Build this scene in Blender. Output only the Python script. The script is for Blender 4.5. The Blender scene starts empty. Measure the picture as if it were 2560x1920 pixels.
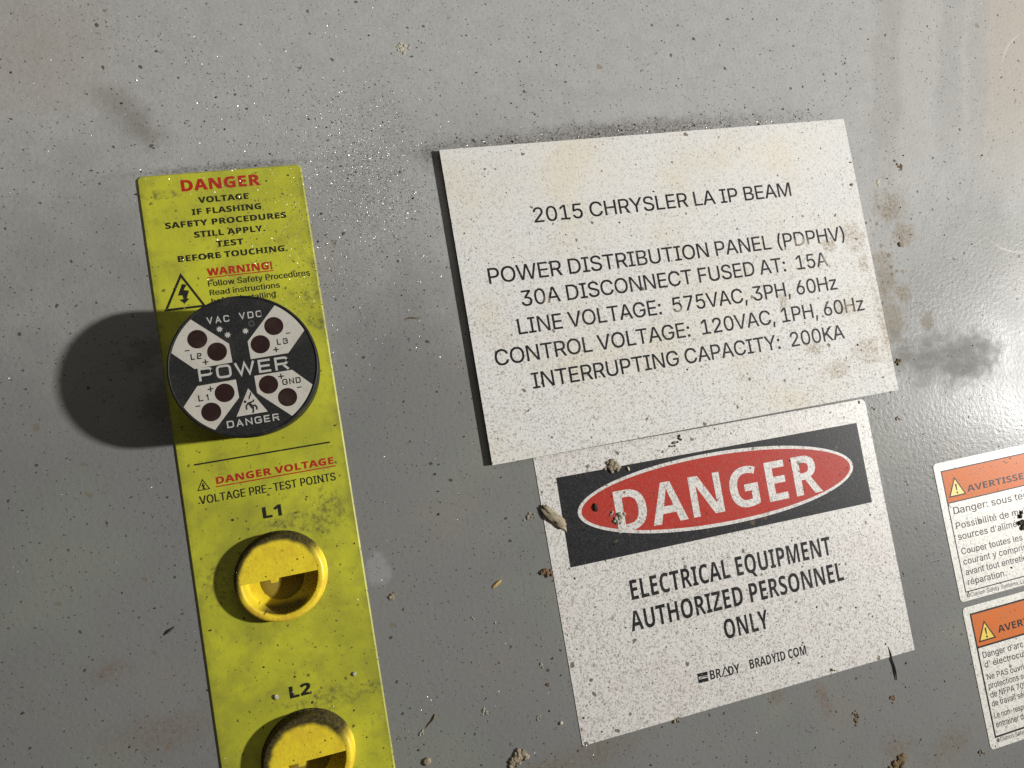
import bpy, bmesh, math, random
import numpy as np
from mathutils import Matrix, Vector, noise as mnoise

# Everything is laid out on the cabinet panel in millimetres: x right, y up, z out
# of the panel.  The panel stands upright, so panel (x, y, z) -> world (x, -z, y).
MM = 0.001
RX = Matrix.Rotation(math.pi / 2, 4, 'X')
S = bpy.context.scene
C = S.collection

# ------------------------------------------------------------------ camera
R = ((0.9636914334887081, -0.16866545355333779, 0.20700431347710052),
     (-0.15329277231055366, -0.9842279092199688, -0.08829919971230825),
     (0.21863244722095482, 0.05336091735251243, -0.9743471996839939))
CP = (-29.63464, -74.47802, 171.2364)
cam = bpy.data.cameras.new('camera'); cam.sensor_width = 36
cam.lens = 1655.337 / 2560 * 36
cam.clip_start = 0.005; cam.clip_end = 20
co = bpy.data.objects.new('camera', cam); C.objects.link(co)
m3 = Matrix(((R[0][0], -R[1][0], -R[2][0]), (R[0][1], -R[1][1], -R[2][1]), (R[0][2], -R[1][2], -R[2][2])))
co.matrix_world = RX @ (Matrix.Translation(Vector(CP) * MM) @ m3.to_4x4())
S.camera = co

# ------------------------------------------------------------------ light
w = bpy.data.worlds.new('World'); S.world = w; w.use_nodes = True
bg = w.node_tree.nodes['Background']
bg.inputs[0].default_value = (1.0, 0.93, 0.80, 1); bg.inputs[1].default_value = 0.055


def lamp(name, pos, aim, energy, color, radius, size, blend):
    l = bpy.data.lights.new(name, 'SPOT'); l.energy = energy; l.color = color
    l.shadow_soft_size = radius; l.spot_size = math.radians(size); l.spot_blend = blend
    o = bpy.data.objects.new(name, l); C.objects.link(o)
    p, a = Vector(pos) * MM, Vector(aim) * MM
    q = (a - p).to_track_quat('-Z', 'Y')
    o.matrix_world = RX @ (Matrix.Translation(p) @ q.to_matrix().to_4x4())
    return o


lamp('work_lamp', (1050, -155, 620), (85, 85, 0), 108, (1.0, 0.985, 0.95), 0.028, 49, 1.0)
# big dim ceiling fixture above and behind the viewer: sheen on the upper panel
al = bpy.data.lights.new('ceiling_lamp', 'AREA'); al.shape = 'RECTANGLE'; al.size = 1.5; al.size_y = .7
al.energy = 2.4; al.color = (1.0, .97, .92)
ao = bpy.data.objects.new('ceiling_lamp', al); C.objects.link(ao)
p, a = Vector((.30, .72, .85)), Vector((.05, .02, 0))
ao.matrix_world = RX @ (Matrix.Translation(p) @ (a - p).to_track_quat('-Z', 'Y').to_matrix().to_4x4())

S.view_settings.view_transform = 'Standard'; S.view_settings.look = 'None'
S.view_settings.exposure = 0; S.view_settings.gamma = 1
S.view_settings.use_curve_mapping = False
S.cycles.max_bounces = 6
S.cycles.use_denoising = False


# ------------------------------------------------------------------ node helpers
class NT:
    def __init__(s, name):
        s.m = bpy.data.materials.new(name); s.m.use_nodes = True
        s.t = s.m.node_tree; s.t.nodes.clear()
        s.out = s.n('ShaderNodeOutputMaterial'); s.b = s.n('ShaderNodeBsdfPrincipled')
        s.l(s.b.outputs[0], s.out.inputs[0])
        tc = s.n('ShaderNodeTexCoord')
        s.P = s.vm('SCALE', tc.outputs['Object'], sc=1000.0)      # millimetres

    def n(s, k): return s.t.nodes.new(k)
    def l(s, a, b): s.t.links.new(a, b)

    def put(s, sock, v):
        if hasattr(v, 'is_output'): s.l(v, sock)
        elif v is not None: sock.default_value = v

    def math(s, op, a, b=None, c=None, clamp=False):
        n = s.n('ShaderNodeMath'); n.operation = op; n.use_clamp = clamp
        for i, v in enumerate((a, b, c)): s.put(n.inputs[i], v)
        return n.outputs[0]

    def vm(s, op, a, b=None, sc=None):
        n = s.n('ShaderNodeVectorMath'); n.operation = op
        s.put(n.inputs[0], a); s.put(n.inputs[1], b)
        if sc is not None: s.put(n.inputs['Scale'], sc)
        return n.outputs['Value'] if op in ('LENGTH', 'DOT_PRODUCT') else n.outputs[0]

    def noise(s, size, detail=2, rough=.5, vec=None, dist=0, off=(0, 0, 0), stretch=None, col=False):
        v = s.P if vec is None else vec
        if off != (0, 0, 0): v = s.vm('ADD', v, off)
        if stretch: v = s.vm('MULTIPLY', v, stretch)
        n = s.n('ShaderNodeTexNoise'); s.l(v, n.inputs['Vector'])
        n.inputs['Scale'].default_value = 1.0 / size; n.inputs['Detail'].default_value = detail
        n.inputs['Roughness'].default_value = rough; n.inputs['Distortion'].default_value = dist
        return n.outputs['Color'] if col else n.outputs[0]

    def ramp(s, v, lo, hi, a=0.0, b=1.0, smooth=True):
        n = s.n('ShaderNodeMapRange'); n.interpolation_type = 'SMOOTHSTEP' if smooth else 'LINEAR'
        s.put(n.inputs[0], v)
        for i, x in enumerate((lo, hi, a, b)): s.put(n.inputs[i + 1], x)
        return n.outputs[0]

    def mix(s, f, a, b, mode='MIX'):
        n = s.n('ShaderNodeMix'); n.data_type = 'RGBA'; n.blend_type = mode
        s.put(n.inputs[0], f)
        for sock, v in ((n.inputs[6], a), (n.inputs[7], b)):
            s.put(sock, v if hasattr(v, 'is_output') else (*v[:3], 1))
        return n.outputs[2]

    def dots(s, cell, rmin, rmax, off=(0, 0, 0), chance=1.0, soft=.3):
        """irregular specks: one candidate per voronoi cell of `cell` mm"""
        v = s.vm('ADD', s.P, off)
        wv = s.vm('SCALE', s.vm('SUBTRACT', s.noise(cell * .25, 2, col=True, off=off), (.5, .5, .5)), sc=cell * .28)
        v = s.vm('ADD', v, wv)
        n = s.n('ShaderNodeTexVoronoi'); n.voronoi_dimensions = '2D'; s.l(v, n.inputs['Vector'])
        n.inputs['Scale'].default_value = 1.0 / cell
        d = s.math('MULTIPLY', n.outputs['Distance'], cell)
        sep = s.n('ShaderNodeSeparateColor'); s.l(n.outputs['Color'], sep.inputs[0])
        r = s.ramp(sep.outputs[0], 1 - chance, 1.0, 0, 1, smooth=False)
        r = s.math('POWER', r, 2.5)
        r = s.math('MULTIPLY_ADD', r, rmax - rmin, rmin)
        on = s.math('GREATER_THAN', sep.outputs[0], 1 - chance)
        k = s.ramp(s.math('SUBTRACT', d, r), -soft * rmin, soft * rmin, 1, 0)
        return s.math('MULTIPLY', k, on)

    def blob(s, cx, cy, rx, ry, ang=0, ragged=.5, size=4, soft=.6, z=None):
        p = s.vm('SUBTRACT', s.P, (cx, cy, 0))
        if ang:
            n = s.n('ShaderNodeVectorRotate'); n.rotation_type = 'Z_AXIS'
            s.l(p, n.inputs['Vector']); n.inputs['Angle'].default_value = -math.radians(ang); p = n.outputs[0]
        d = s.vm('LENGTH', s.vm('MULTIPLY', p, (1 / rx, 1 / ry, 0)))
        nz = s.noise(size, 3, .6, off=(cx * 1.7, cy * 1.3, 3))
        d = s.math('ADD', d, s.math('MULTIPLY', s.math('SUBTRACT', nz, .5), ragged * 3))
        return s.ramp(d, 1 - soft, 1 + soft * .4, 1, 0)

    def union(s, L):
        r = L[0]
        for x in L[1:]: r = s.math('MAXIMUM', r, x)
        return r

    def done(s, col, rough=.5, spec=.5, metal=0, bump=None, bd=.05, bs=1):
        s.put(s.b.inputs['Base Color'], col if hasattr(col, 'is_output') else (*col[:3], 1))
        s.put(s.b.inputs['Roughness'], rough); s.put(s.b.inputs['Specular IOR Level'], spec)
        s.put(s.b.inputs['Metallic'], metal)
        if bump is not None:
            b = s.n('ShaderNodeBump'); b.inputs['Distance'].default_value = bd * MM
            b.inputs['Strength'].default_value = bs
            s.l(bump, b.inputs['Height']); s.l(b.outputs[0], s.b.inputs['Normal'])
        return s.m


DIRT = (.10, .085, .062)


def plain(name, col, rough=.5, spec=.5, metal=0, grain=0, dust=0, bumpy=.02):
    t = NT(name); c = col
    if dust: c = t.mix(t.ramp(t.noise(3.5, 4, .65), .45, .8, 0, dust), c, (.30, .27, .22))
    if grain: c = t.mix(t.ramp(t.noise(.4, 2), .35, .75, 0, grain), c, (.25, .23, .19))
    return t.done(c, rough, spec, metal, t.noise(.6, 2), bumpy)


def printed(name, col, rough=.55, wear=.5, dust=.25, worn=()):
    """print ink: slightly worn, dusty, a few specks rubbed through"""
    t = NT(name); c = col
    c = t.mix(t.ramp(t.noise(.5, 3, .6), .56, .78, 0, wear), c, (.34, .31, .26))
    c = t.mix(t.ramp(t.noise(9, 3), .4, .8, 0, dust * .5), c, (.20, .185, .16))
    if worn: c = t.mix(t.math('MULTIPLY', t.union([t.blob(*q, 0, .6, 2, .8) for q in worn]), .8), c, (.36, .31, .23))
    c = t.mix(t.math('MULTIPLY', t.dots(1.9, .06, .22, off=(7, 1, 0), chance=.45), .7), c, (.26, .235, .19))
    return t.done(c, rough, .12, 0, t.noise(.35, 2), .02)


# ---- grey enamel of the cabinet panel, with its smears and rust-brown stains
def panel_material():
    t = NT('grey_enamel')
    base = (.185, .186, .179)
    c = t.mix(t.ramp(t.noise(55, 4, .55), .3, .72, 0, 1), base, (.165, .167, .162))
    c = t.mix(t.ramp(t.noise(30, 3, .5, off=(80, 20, 0)), .5, .75, 0, .45), c, (.215, .19, .165))
    c = t.mix(t.ramp(t.noise(38, 3, .5, off=(-60, 220, 0)), .5, .72, 0, .5), c, (.205, .216, .184))
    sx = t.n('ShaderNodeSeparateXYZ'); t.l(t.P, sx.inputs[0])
    # pale dust and overhead sheen painted into the colour of the upper panel, patchy
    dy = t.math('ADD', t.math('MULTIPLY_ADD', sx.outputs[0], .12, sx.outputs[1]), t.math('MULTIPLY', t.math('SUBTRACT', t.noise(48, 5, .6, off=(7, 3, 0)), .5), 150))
    dust_sheen = t.math('MULTIPLY', t.ramp(dy, -85, 25), t.ramp(t.noise(5, 5, .7), .25, .7, .78, 1))
    c = t.mix(dust_sheen, c, (.36, .357, .345))
    c = t.mix(t.ramp(t.noise(.7, 4, .7, off=(5, 5, 0)), .45, .75, 0, .28), c, (.15, .147, .135))
    # wiped vertical bands at the upper right
    lean = t.math('MULTIPLY_ADD', sx.outputs[1], -.28, sx.outputs[0])
    lean = t.math('ADD', lean, t.math('MULTIPLY', t.math('SUBTRACT', t.noise(14, 4, .6), .5), 9))
    up = t.ramp(sx.outputs[1], -38, 8)
    for x, wd, colr, k in ((153, 8, (.35, .345, .33), .55), (167, 6, (.235, .23, .22), .3),
                           (178, 4.6, (.235, .23, .215), .3), (191, 12, (.34, .305, .26), .7), (142, 6, (.235, .225, .21), .3)):
        d = t.math('ABSOLUTE', t.math('SUBTRACT', lean, float(x)))
        c = t.mix(t.math('MULTIPLY', t.ramp(d, wd * .5, wd * 1.15, k, 0), up), c, colr)
    # stains with their own shapes
    brown = t.union([t.blob(137, -29, 6, 5, 20, .6, 3), t.blob(140, -38, 4.5, 4, 0, .7, 3), t.blob(130, -51, 4.2, 10, -8, .5, 4),
                     t.blob(129.5, -64, 5.2, 7, 0, .5, 4), t.blob(135, -56, 3, 4, 0, .7, 2), t.blob(142, -66, 3, 4, 0, .8, 2)])
    c = t.mix(t.math('MULTIPLY', brown, t.ramp(t.noise(.9, 4, .7), .38, .62, .15, .95)), c, (.205, .165, .115))
    rim = t.union([t.blob(134, -45, 8, 30, -6, .5, 6, 1), t.blob(126, -92, 9, 6, 0, .6, 4, 1)])
    c = t.mix(t.math('MULTIPLY', t.math('MULTIPLY', t.dots(1.9, .15, .85, off=(2, 5, 0), chance=.5), rim), .8), c, (.13, .095, .05))
    for ax, ay, ar, bx, by in ((185, -29.5, 19.5, 178, -47.5), (208, 8, 17.5, 196, 20)):
        d = t.math('ABSOLUTE', t.math('SUBTRACT', t.vm('LENGTH', t.vm('MULTIPLY', t.vm('SUBTRACT', t.P, (ax, ay, 0)), (1, 1, 0))), ar))
        c = t.mix(t.math('MULTIPLY', t.ramp(d, .15, .5, 1, 0), t.math('MULTIPLY', t.blob(bx, by, 9, 7, 0, .4, 3, .9), .5)), c, (.46, .455, .44))
    smoke = t.union([t.blob(-75, 15, 5, 10, 38, .5, 7, 1), t.blob(-72, 11, 4, 6, 38, .5, 5, 1)])
    c = t.mix(t.math('MULTIPLY', smoke, .5), c, (.125, .108, .092))
    c = t.mix(t.math('MULTIPLY', t.blob(-91, 33, 15, 17, 0, .4, 12, 1), .45), c, (.30, .26, .225))
    gr = t.union([t.blob(152, -79.5, 15, 8.5, 12, .4, 5, .55), t.blob(141, -77.5, 16, 8, 4, .55, 5, .9), t.blob(130.5, -75, 7, 7, 0, .7, 4, .9)])
    gr = t.math('MULTIPLY', gr, t.ramp(t.noise(2.6, 4, .65, stretch=(.45, 1, 1)), .25, .6, .55, 1))
    c = t.mix(t.math('MULTIPLY', gr, .72), c, (.135, .13, .118))
    rust = t.union([t.blob(67.5, -162, 2.3, 2.6, 0, .9, 1.2), t.blob(82, -166.5, 2.4, 4.6, 8, .9, 1.4), t.blob(-95, -115, 5, 3, 0, .7, 3, 1),
                    t.blob(6, -164, 22, 5, 8, .7, 6, 1), t.blob(121, -189, 9, 5, 20, .7, 4, 1), t.blob(102, -186, 6, 5, 0, .8, 2, .8),
                    t.blob(-86, -132, 12, 6, 0, .7, 6, 1)])
    c = t.mix(t.math('MULTIPLY', rust, t.ramp(t.noise(1.2, 3, .6), .3, .7, .1, .55)), c, (.15, .098, .062))
    c = t.mix(t.math('MULTIPLY', t.union([t.blob(-78, -44, 5, 4, 30, .9, 2), t.blob(-77, -57, 4, 5, 0, .9, 2)]), .5), c, (.10, .092, .075))
    c = t.mix(t.math('MULTIPLY', t.blob(-32.8, -105.6, 3.4, 4.6, 0, .5, 3, .4), .36), c, (.34, .345, .345))
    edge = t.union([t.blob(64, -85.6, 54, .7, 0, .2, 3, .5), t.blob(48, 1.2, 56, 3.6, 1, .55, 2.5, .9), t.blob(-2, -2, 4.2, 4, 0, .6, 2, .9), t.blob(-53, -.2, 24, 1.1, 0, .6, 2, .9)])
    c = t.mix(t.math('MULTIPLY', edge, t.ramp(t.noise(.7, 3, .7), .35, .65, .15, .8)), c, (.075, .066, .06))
    # fine grime: short fibres and specks
    den = t.ramp(t.noise(26, 4, .6, off=(11, 7, 0)), .3, .75, .15, 1)
    f1 = t.ramp(t.noise(.75, 3, .6, dist=1.2, stretch=(1.0, .55, 1)), .60, .74)
    f2 = t.ramp(t.noise(.85, 3, .6, dist=1.2, off=(30, 9, 0), stretch=(.5, 1.0, 1)), .62, .76)
    c = t.mix(t.math('MULTIPLY', t.math('MAXIMUM', f1, f2), t.math('MULTIPLY', den, .62)), c, (.10, .092, .075))
    c = t.mix(t.math('MULTIPLY', t.dots(1.7, .06, .22, chance=.55), .75), c, (.055, .048, .038))
    c = t.mix(t.math('MULTIPLY', t.dots(4.2, .10, .45, off=(3, 8, 0), chance=.3), .8), c, (.05, .042, .03))
    c = t.mix(t.math('MULTIPLY', t.dots(9, .2, .9, off=(13, 28, 0), chance=.12), .5), c, (.15, .115, .06))
    rough = t.ramp(t.noise(18, 4, .6), .3, .75, .31, .39)
    rough = t.math('ADD', rough, t.math('MULTIPLY', gr, .25))
    rough = t.math('ADD', rough, t.math('MULTIPLY', brown, .2))
    rough = t.math('ADD', rough, t.math('MULTIPLY', dust_sheen, .12))
    h = t.math('ADD', t.math('MULTIPLY', t.noise(1.25, 2, .5), .9), t.math('MULTIPLY', t.noise(.42, 2), .35))
    return t.done(c, rough, .12, 0, h, .07)


def plate_material():
    t = NT('white_laminate')
    c = t.mix(t.ramp(t.noise(24, 3, .5), .45, .75, 0, .7), (.63, .622, .60), (.605, .56, .46))
    c = t.mix(t.ramp(t.noise(20, 3, .5, off=(50, 90, 0)), .5, .75, 0, .6), c, (.60, .60, .60))
    sx = t.n('ShaderNodeSeparateXYZ'); t.l(t.P, sx.inputs[0])
    low = t.ramp(sx.outputs[1], -5, -70, .6, 1)
    g = t.ramp(t.noise(.5, 2, .55, dist=.8), .49, .70)
    g2 = t.ramp(t.noise(.7, 3, .6, dist=1.4, off=(9, 3, 0)), .57, .74)
    c = t.mix(t.math('MULTIPLY', t.math('MAXIMUM', g, g2), t.math('MULTIPLY', low, .82)), c, (.24, .22, .185))
    c = t.mix(t.math('MULTIPLY', t.dots(1.7, .06, .22, chance=.4), .7), c, (.10, .088, .065))
    c = t.mix(t.math('MULTIPLY', t.dots(5.5, .15, .6, off=(5, 2, 0), chance=.30), .85), c, (.105, .075, .035))
    st = t.union([t.blob(124.5, -62, 2, 16, 4, .8, 3, 1), t.blob(118, -72, 6, 5, 0, .9, 2, 1), t.blob(106, -76, 5, 3, 0, .9, 2, 1), t.blob(111.8, -39, 2.6, 2.2, 0, .5, 2, .3), t.blob(120.5, -37, 4, 4.5, 0, .7, 3, .9), t.blob(92.5, -54, 1.6, 3.4, -10, .7, 2, .6),
                  t.blob(100, -69, 3, 2, 0, .9, 1.5, .7), t.blob(112, -58.5, 3, 2.2, 0, .9, 1.5, .8), t.blob(122, -46, 2, 3.5, 0, .7, 2)])
    c = t.mix(t.math('MULTIPLY', st, t.ramp(t.noise(.7, 4, .7), .4, .62, .12, .85)), c, (.26, .20, .12))
    ylw = t.union([t.blob(36, -9, 17, 9, 0, .5, 9, 1), t.blob(100, -9, 17, 7, 0, .5, 9, 1), t.blob(75, -53, 9, 11, 30, .5, 7, 1)])
    c = t.mix(t.math('MULTIPLY', ylw, .22), c, (.68, .60, .45))
    return t.done(c, .6, .15, 0, t.noise(.5, 2), .03)


def vinyl_material(name, col, tint=(.62, .50, .49), grain=.8, spec=.4):
    t = NT(name)
    c = t.mix(t.ramp(t.noise(22, 3, .5, off=(4, 40, 0)), .5, .75, 0, .45), col, tint)
    g = t.ramp(t.noise(.55, 2, .55, dist=.9), .47, .70)
    g2 = t.ramp(t.noise(.9, 3, .6, dist=1.6, off=(9, 3, 0), stretch=(1, .6, 1)), .53, .70)
    c = t.mix(t.math('MULTIPLY', t.math('MAXIMUM', g, g2), grain), c, (.21, .19, .155))
    c = t.mix(t.math('MULTIPLY', t.dots(2.0, .07, .25, chance=.4), .75), c, (.09, .078, .058))
    c = t.mix(t.math('MULTIPLY', t.dots(4.5, .15, .65, off=(5, 2, 0), chance=.30), .85), c, (.10, .075, .04))
    return t.done(c, .45, spec, 0, t.noise(.5, 2), .03)


def strip_material():
    t = NT('yellow_laminate')
    c = t.mix(t.ramp(t.noise(16, 3, .55), .35, .72, 0, 1), (.455, .458, .030), (.34, .345, .028))
    c = t.mix(t.ramp(t.noise(7, 4, .62, off=(40, 0, 0)), .45, .75, 0, .6), c, (.24, .23, .035))
    c = t.mix(t.ramp(t.noise(2.2, 4, .65, off=(4, 70, 0)), .58, .76, 0, .5), c, (.16, .145, .04))
    g = t.union([t.blob(16.5, -36, 4, 3, 25, .8, 2.2), t.blob(17.5, -42, 3, 2.5, 0, .8, 2), t.blob(-14.5, -6, 4, 1.2, 0, .8, 2),
                 t.blob(9, -91, 6, 3.5, 0, .9, 2.5), t.blob(14, -88, 4, 5, 0, .9, 2), t.blob(17, -133, 3.4, 2, 0, .8, 2), t.blob(-14, -100, 4, 5, 0, .8, 3, 1),
                 t.blob(3, -90, 7, 2, 0, .8, 2), t.blob(6, -133, 9, 2.4, 0, .9, 2)])
    c = t.mix(t.math('MULTIPLY', g, t.ramp(t.noise(1.1, 3, .6), .35, .7, .05, .75)), c, (.085, .075, .035))
    sx = t.n('ShaderNodeSeparateXYZ'); t.l(t.P, sx.inputs[0])
    ed = t.ramp(t.math('ADD', t.math('ABSOLUTE', sx.outputs[0]), t.math('MULTIPLY', t.noise(5, 4, .65), 5)), 19.8, 22.4)
    c = t.mix(t.math('MULTIPLY', ed, .5), c, (.15, .145, .035))
    low = t.math('MULTIPLY', t.ramp(t.noise(13, 4, .6, off=(90, 9, 0)), .42, .68), t.ramp(sx.outputs[1], -60, -95))
    c = t.mix(t.math('MULTIPLY', low, .55), c, (.22, .225, .03))
    c = t.mix(t.math('MULTIPLY', t.dots(2.8, .10, .40, chance=.4), .75), c, (.07, .06, .02))
    c = t.mix(t.math('MULTIPLY', t.ramp(t.noise(.6, 3, .6, dist=1), .6, .76), .3), c, (.2, .18, .03))
    return t.done(c, .46, .45, 0, t.noise(.7, 2), .03)


def cap_material(name, amount, ang):
    t = NT(name)
    c = t.mix(t.ramp(t.noise(4, 3), .35, .7), (.74, .58, .030), (.66, .49, .03))
    c = t.mix(t.ramp(t.noise(.7, 3, .6), .5, .72, 0, .35), c, (.38, .27, .03))
    c = t.mix(t.math('MULTIPLY', t.dots(1.5, .07, .25, chance=.35), .8), c, (.08, .06, .02))
    sx = t.n('ShaderNodeSeparateXYZ'); t.l(t.P, sx.inputs[0])
    x, y, z = sx.outputs
    rad = t.vm('LENGTH', t.vm('MULTIPLY', t.P, (1, 1, 0)))
    rad = t.math('ADD', rad, t.math('MULTIPLY', t.math('SUBTRACT', t.noise(2.4, 4, .65), .5), 1.6))
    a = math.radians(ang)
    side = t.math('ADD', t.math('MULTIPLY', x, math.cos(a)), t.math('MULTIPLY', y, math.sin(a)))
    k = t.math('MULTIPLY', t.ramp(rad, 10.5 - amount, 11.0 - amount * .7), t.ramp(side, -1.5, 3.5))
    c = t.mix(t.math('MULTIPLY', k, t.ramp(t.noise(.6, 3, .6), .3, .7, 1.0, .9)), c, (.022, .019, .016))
    # amber wear on the lower rim, darker tone low in the finger slot
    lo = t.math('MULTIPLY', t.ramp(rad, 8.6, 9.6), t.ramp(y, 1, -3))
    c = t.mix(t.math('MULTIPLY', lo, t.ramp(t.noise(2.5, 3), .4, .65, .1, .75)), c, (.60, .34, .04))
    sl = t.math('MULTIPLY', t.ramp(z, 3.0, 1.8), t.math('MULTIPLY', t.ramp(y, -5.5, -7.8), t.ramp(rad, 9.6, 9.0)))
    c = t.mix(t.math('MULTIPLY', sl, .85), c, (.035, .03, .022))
    return t.done(c, t.math('MULTIPLY_ADD', k, .45, .38), t.math('MULTIPLY_ADD', k, -.38, .42), 0, t.noise(.8, 3), .07)


def clod_material(name, a, b):
    t = NT(name)
    c = t.mix(t.ramp(t.noise(.6, 3, .6), .35, .65), a, b)
    return t.done(c, .9, .2, 0, t.noise(.3, 3, .7), .15)


M = dict(
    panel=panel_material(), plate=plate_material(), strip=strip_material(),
    label=vinyl_material('white_vinyl', (.62, .605, .575), (.60, .51, .50)),
    sticker=vinyl_material('white_sticker', (.68, .66, .61), (.60, .57, .50), .6),
    red_vinyl=vinyl_material('red_ink', (.38, .028, .018), (.33, .045, .035), .22, .15),
    black_vinyl=vinyl_material('black_ink', (.016, .017, .020), (.020, .022, .026), .12, .15),
    orange=vinyl_material('orange_ink', (.56, .135, .022), (.54, .19, .08), .4, .1),
    tri_yellow=vinyl_material('yellow_ink', (.70, .50, .05), (.62, .45, .06), .15),
    core=plain('black_core', (.012, .012, .012), .6, .3),
    core_dusty=plain('black_core_dusty', (.06, .054, .046), .8, .3, grain=.5),
    ink=printed('black_print', (.012, .012, .014), wear=.16),
    ink_plate=printed('engraved_print', (.012, .012, .014), wear=.16, worn=((114.2, -58.2, 1.6, 2.4), (103, -37.5, 3, 2), (110, -43, 2, 2.5), (60, -52, 2, 1.2), (22, -45, 1.2, 2))),
    ink_yellow=printed('black_print_on_yellow', (.018, .017, .012), wear=.10, dust=.10),
    red=printed('red_print', (.36, .022, .014), wear=.18, dust=.12),
    grey_ink=printed('faded_print', (.055, .048, .060), wear=.35),
    ind_black=plain('black_plastic', (.0125, .0135, .0145), .42, .4, dust=.05, grain=.06),
    ind_side=plain('black_plastic_side', (.012, .012, .012), .5, .2, dust=.10),
    ind_white=plain('ivory_print', (.49, .465, .415), .5, .4, grain=.22, dust=.35),
    ind_text=plain('white_print', (.44, .43, .40), .5, .4, dust=.3),
    lens=plain('dark_red_lens', (.024, .011, .010), .32, .45, dust=.06, bumpy=.01),
    ring=plain('grey_print', (.10, .10, .095), .5),
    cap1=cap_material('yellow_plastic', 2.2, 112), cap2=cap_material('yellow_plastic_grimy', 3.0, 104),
    jack=plain('amber_socket', (.30, .22, .015), .6, .2, grain=.3),
    steel=plain('bright_shaving', (.50, .49, .46), .36, .5, 1.0, bumpy=.001),
    speck=plain('dark_speck', (.055, .047, .036), .85, .2),
    tan=clod_material('tan_clay', (.33, .28, .20), (.20, .165, .115)),
    grey=clod_material('grey_clay', (.42, .40, .33), (.25, .23, .185)),
    brown=clod_material('brown_clay', (.20, .145, .075), (.105, .075, .04)),
    dark=clod_material('dark_clay', (.055, .045, .03), (.03, .025, .018)),
    rust_m=clod_material('rusty_clay', (.20, .12, .065), (.12, .075, .042)),
    pale=clod_material('pale_clay', (.50, .46, .36), (.40, .36, .27)),
    straw=clod_material('straw', (.50, .36, .14), (.42, .29, .10)),
)


# ------------------------------------------------------------------ mesh helpers
class MB:
    def __init__(s): s.v, s.f = [], []

    def add(s, verts, faces):
        k = len(s.v); s.v += [tuple(p) for p in verts]; s.f += [tuple(i + k for i in f) for f in faces]
        return s

    def build(s, name, mat, parent=None, org=(0, 0), smooth=False, normals=False):
        me = bpy.data.meshes.new(name)
        ox, oy = org
        me.from_pydata([((x - ox) * MM, (y - oy) * MM, z * MM) for x, y, z in s.v], [], s.f)
        if normals:
            b = bmesh.new(); b.from_mesh(me); bmesh.ops.recalc_face_normals(b, faces=b.faces); b.to_mesh(me); b.free()
        me.materials.append(mat)
        if smooth:
            for p in me.polygons: p.use_smooth = True
        me.update()
        o = bpy.data.objects.new(name, me); C.objects.link(o)
        if parent is not None: o.parent = parent
        else: o.matrix_world = RX @ Matrix.Translation((ox * MM, oy * MM, 0))
        return o


def thing(name, label, cat, org, group=None):
    o = bpy.data.objects.new(name, None); C.objects.link(o); o.empty_display_size = .01
    o.matrix_world = RX @ Matrix.Translation((org[0] * MM, org[1] * MM, 0))
    return tag(o, label, cat, group)


def tag(o, label, cat, group=None):
    o['label'] = label; o['category'] = cat
    if group: o['group'] = group
    return o


def curve_mesh(cu):
    o = bpy.data.objects.new('tmp', cu)
    me = bpy.data.meshes.new_from_object(o)
    bpy.data.objects.remove(o); bpy.data.curves.remove(cu)
    vs = [tuple(v.co) for v in me.vertices]; fs = []
    for p in me.polygons:
        f = list(p.vertices)
        fs.append(f)
    bpy.data.meshes.remove(me)
    return vs, fs


def up(vs, fs):
    """make flat faces look out of the panel"""
    out = []
    for f in fs:
        a = sum(vs[f[i]][0] * vs[f[(i + 1) % len(f)]][1] - vs[f[(i + 1) % len(f)]][0] * vs[f[i]][1] for i in range(len(f)))
        out.append(f if a >= 0 else f[::-1])
    return out


def flat(mb, loops, z):
    """filled flat shape; further loops are holes"""
    cu = bpy.data.curves.new('tmp', 'CURVE'); cu.dimensions = '2D'; cu.fill_mode = 'BOTH'
    for L in loops:
        sp = cu.splines.new('POLY'); sp.points.add(len(L) - 1); sp.use_cyclic_u = True
        for p, q in zip(sp.points, L): p.co = (q[0], q[1], 0, 1)
    vs, fs = curve_mesh(cu)
    return mb.add([(x, y, z) for x, y, _ in vs], up(vs, fs))


def slab(mb, loops, z0, z1):
    flat(mb, loops, z1)
    for i, L in enumerate(loops):
        n = len(L)
        a = sum(L[j][0] * L[(j + 1) % n][1] - L[(j + 1) % n][0] * L[j][1] for j in range(n))
        if (a > 0) != (i == 0): L = L[::-1]
        mb.add([(x, y, z0) for x, y in L] + [(x, y, z1) for x, y in L], [(j, (j + 1) % n, n + (j + 1) % n, n + j) for j in range(n)])
    return mb


def rrect(x0, y0, x1, y1, r=0, n=6, corners=(1, 1, 1, 1)):
    """corners: bl, br, tr, tl"""
    pts = []
    for k, (cx, cy, a0) in enumerate(((x0, y0, 180), (x1, y0, 270), (x1, y1, 0), (x0, y1, 90))):
        if r and corners[k]:
            mx = cx + (r if cx == x0 else -r); my = cy + (r if cy == y0 else -r)
            for i in range(n + 1):
                a = math.radians(a0 + 90 * i / n); pts.append((mx + r * math.cos(a), my + r * math.sin(a)))
        else: pts.append((cx, cy))
    return pts


def circle(cx, cy, r, n=64, a0=0, a1=360, ry=None, rot=0):
    ry = ry or r; out = []; cl = abs(a1 - a0) == 360
    for i in range(n if cl else n + 1):
        a = math.radians(a0 + (a1 - a0) * i / n)
        x, y = r * math.cos(a), ry * math.sin(a)
        out.append((cx + x * math.cos(rot) - y * math.sin(rot), cy + x * math.sin(rot) + y * math.cos(rot)))
    return out


def turn(L, cx, cy, a):
    c, s = math.cos(a), math.sin(a)
    return [(cx + (x - cx) * c - (y - cy) * s, cy + (x - cx) * s + (y - cy) * c) for x, y in L]


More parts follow.
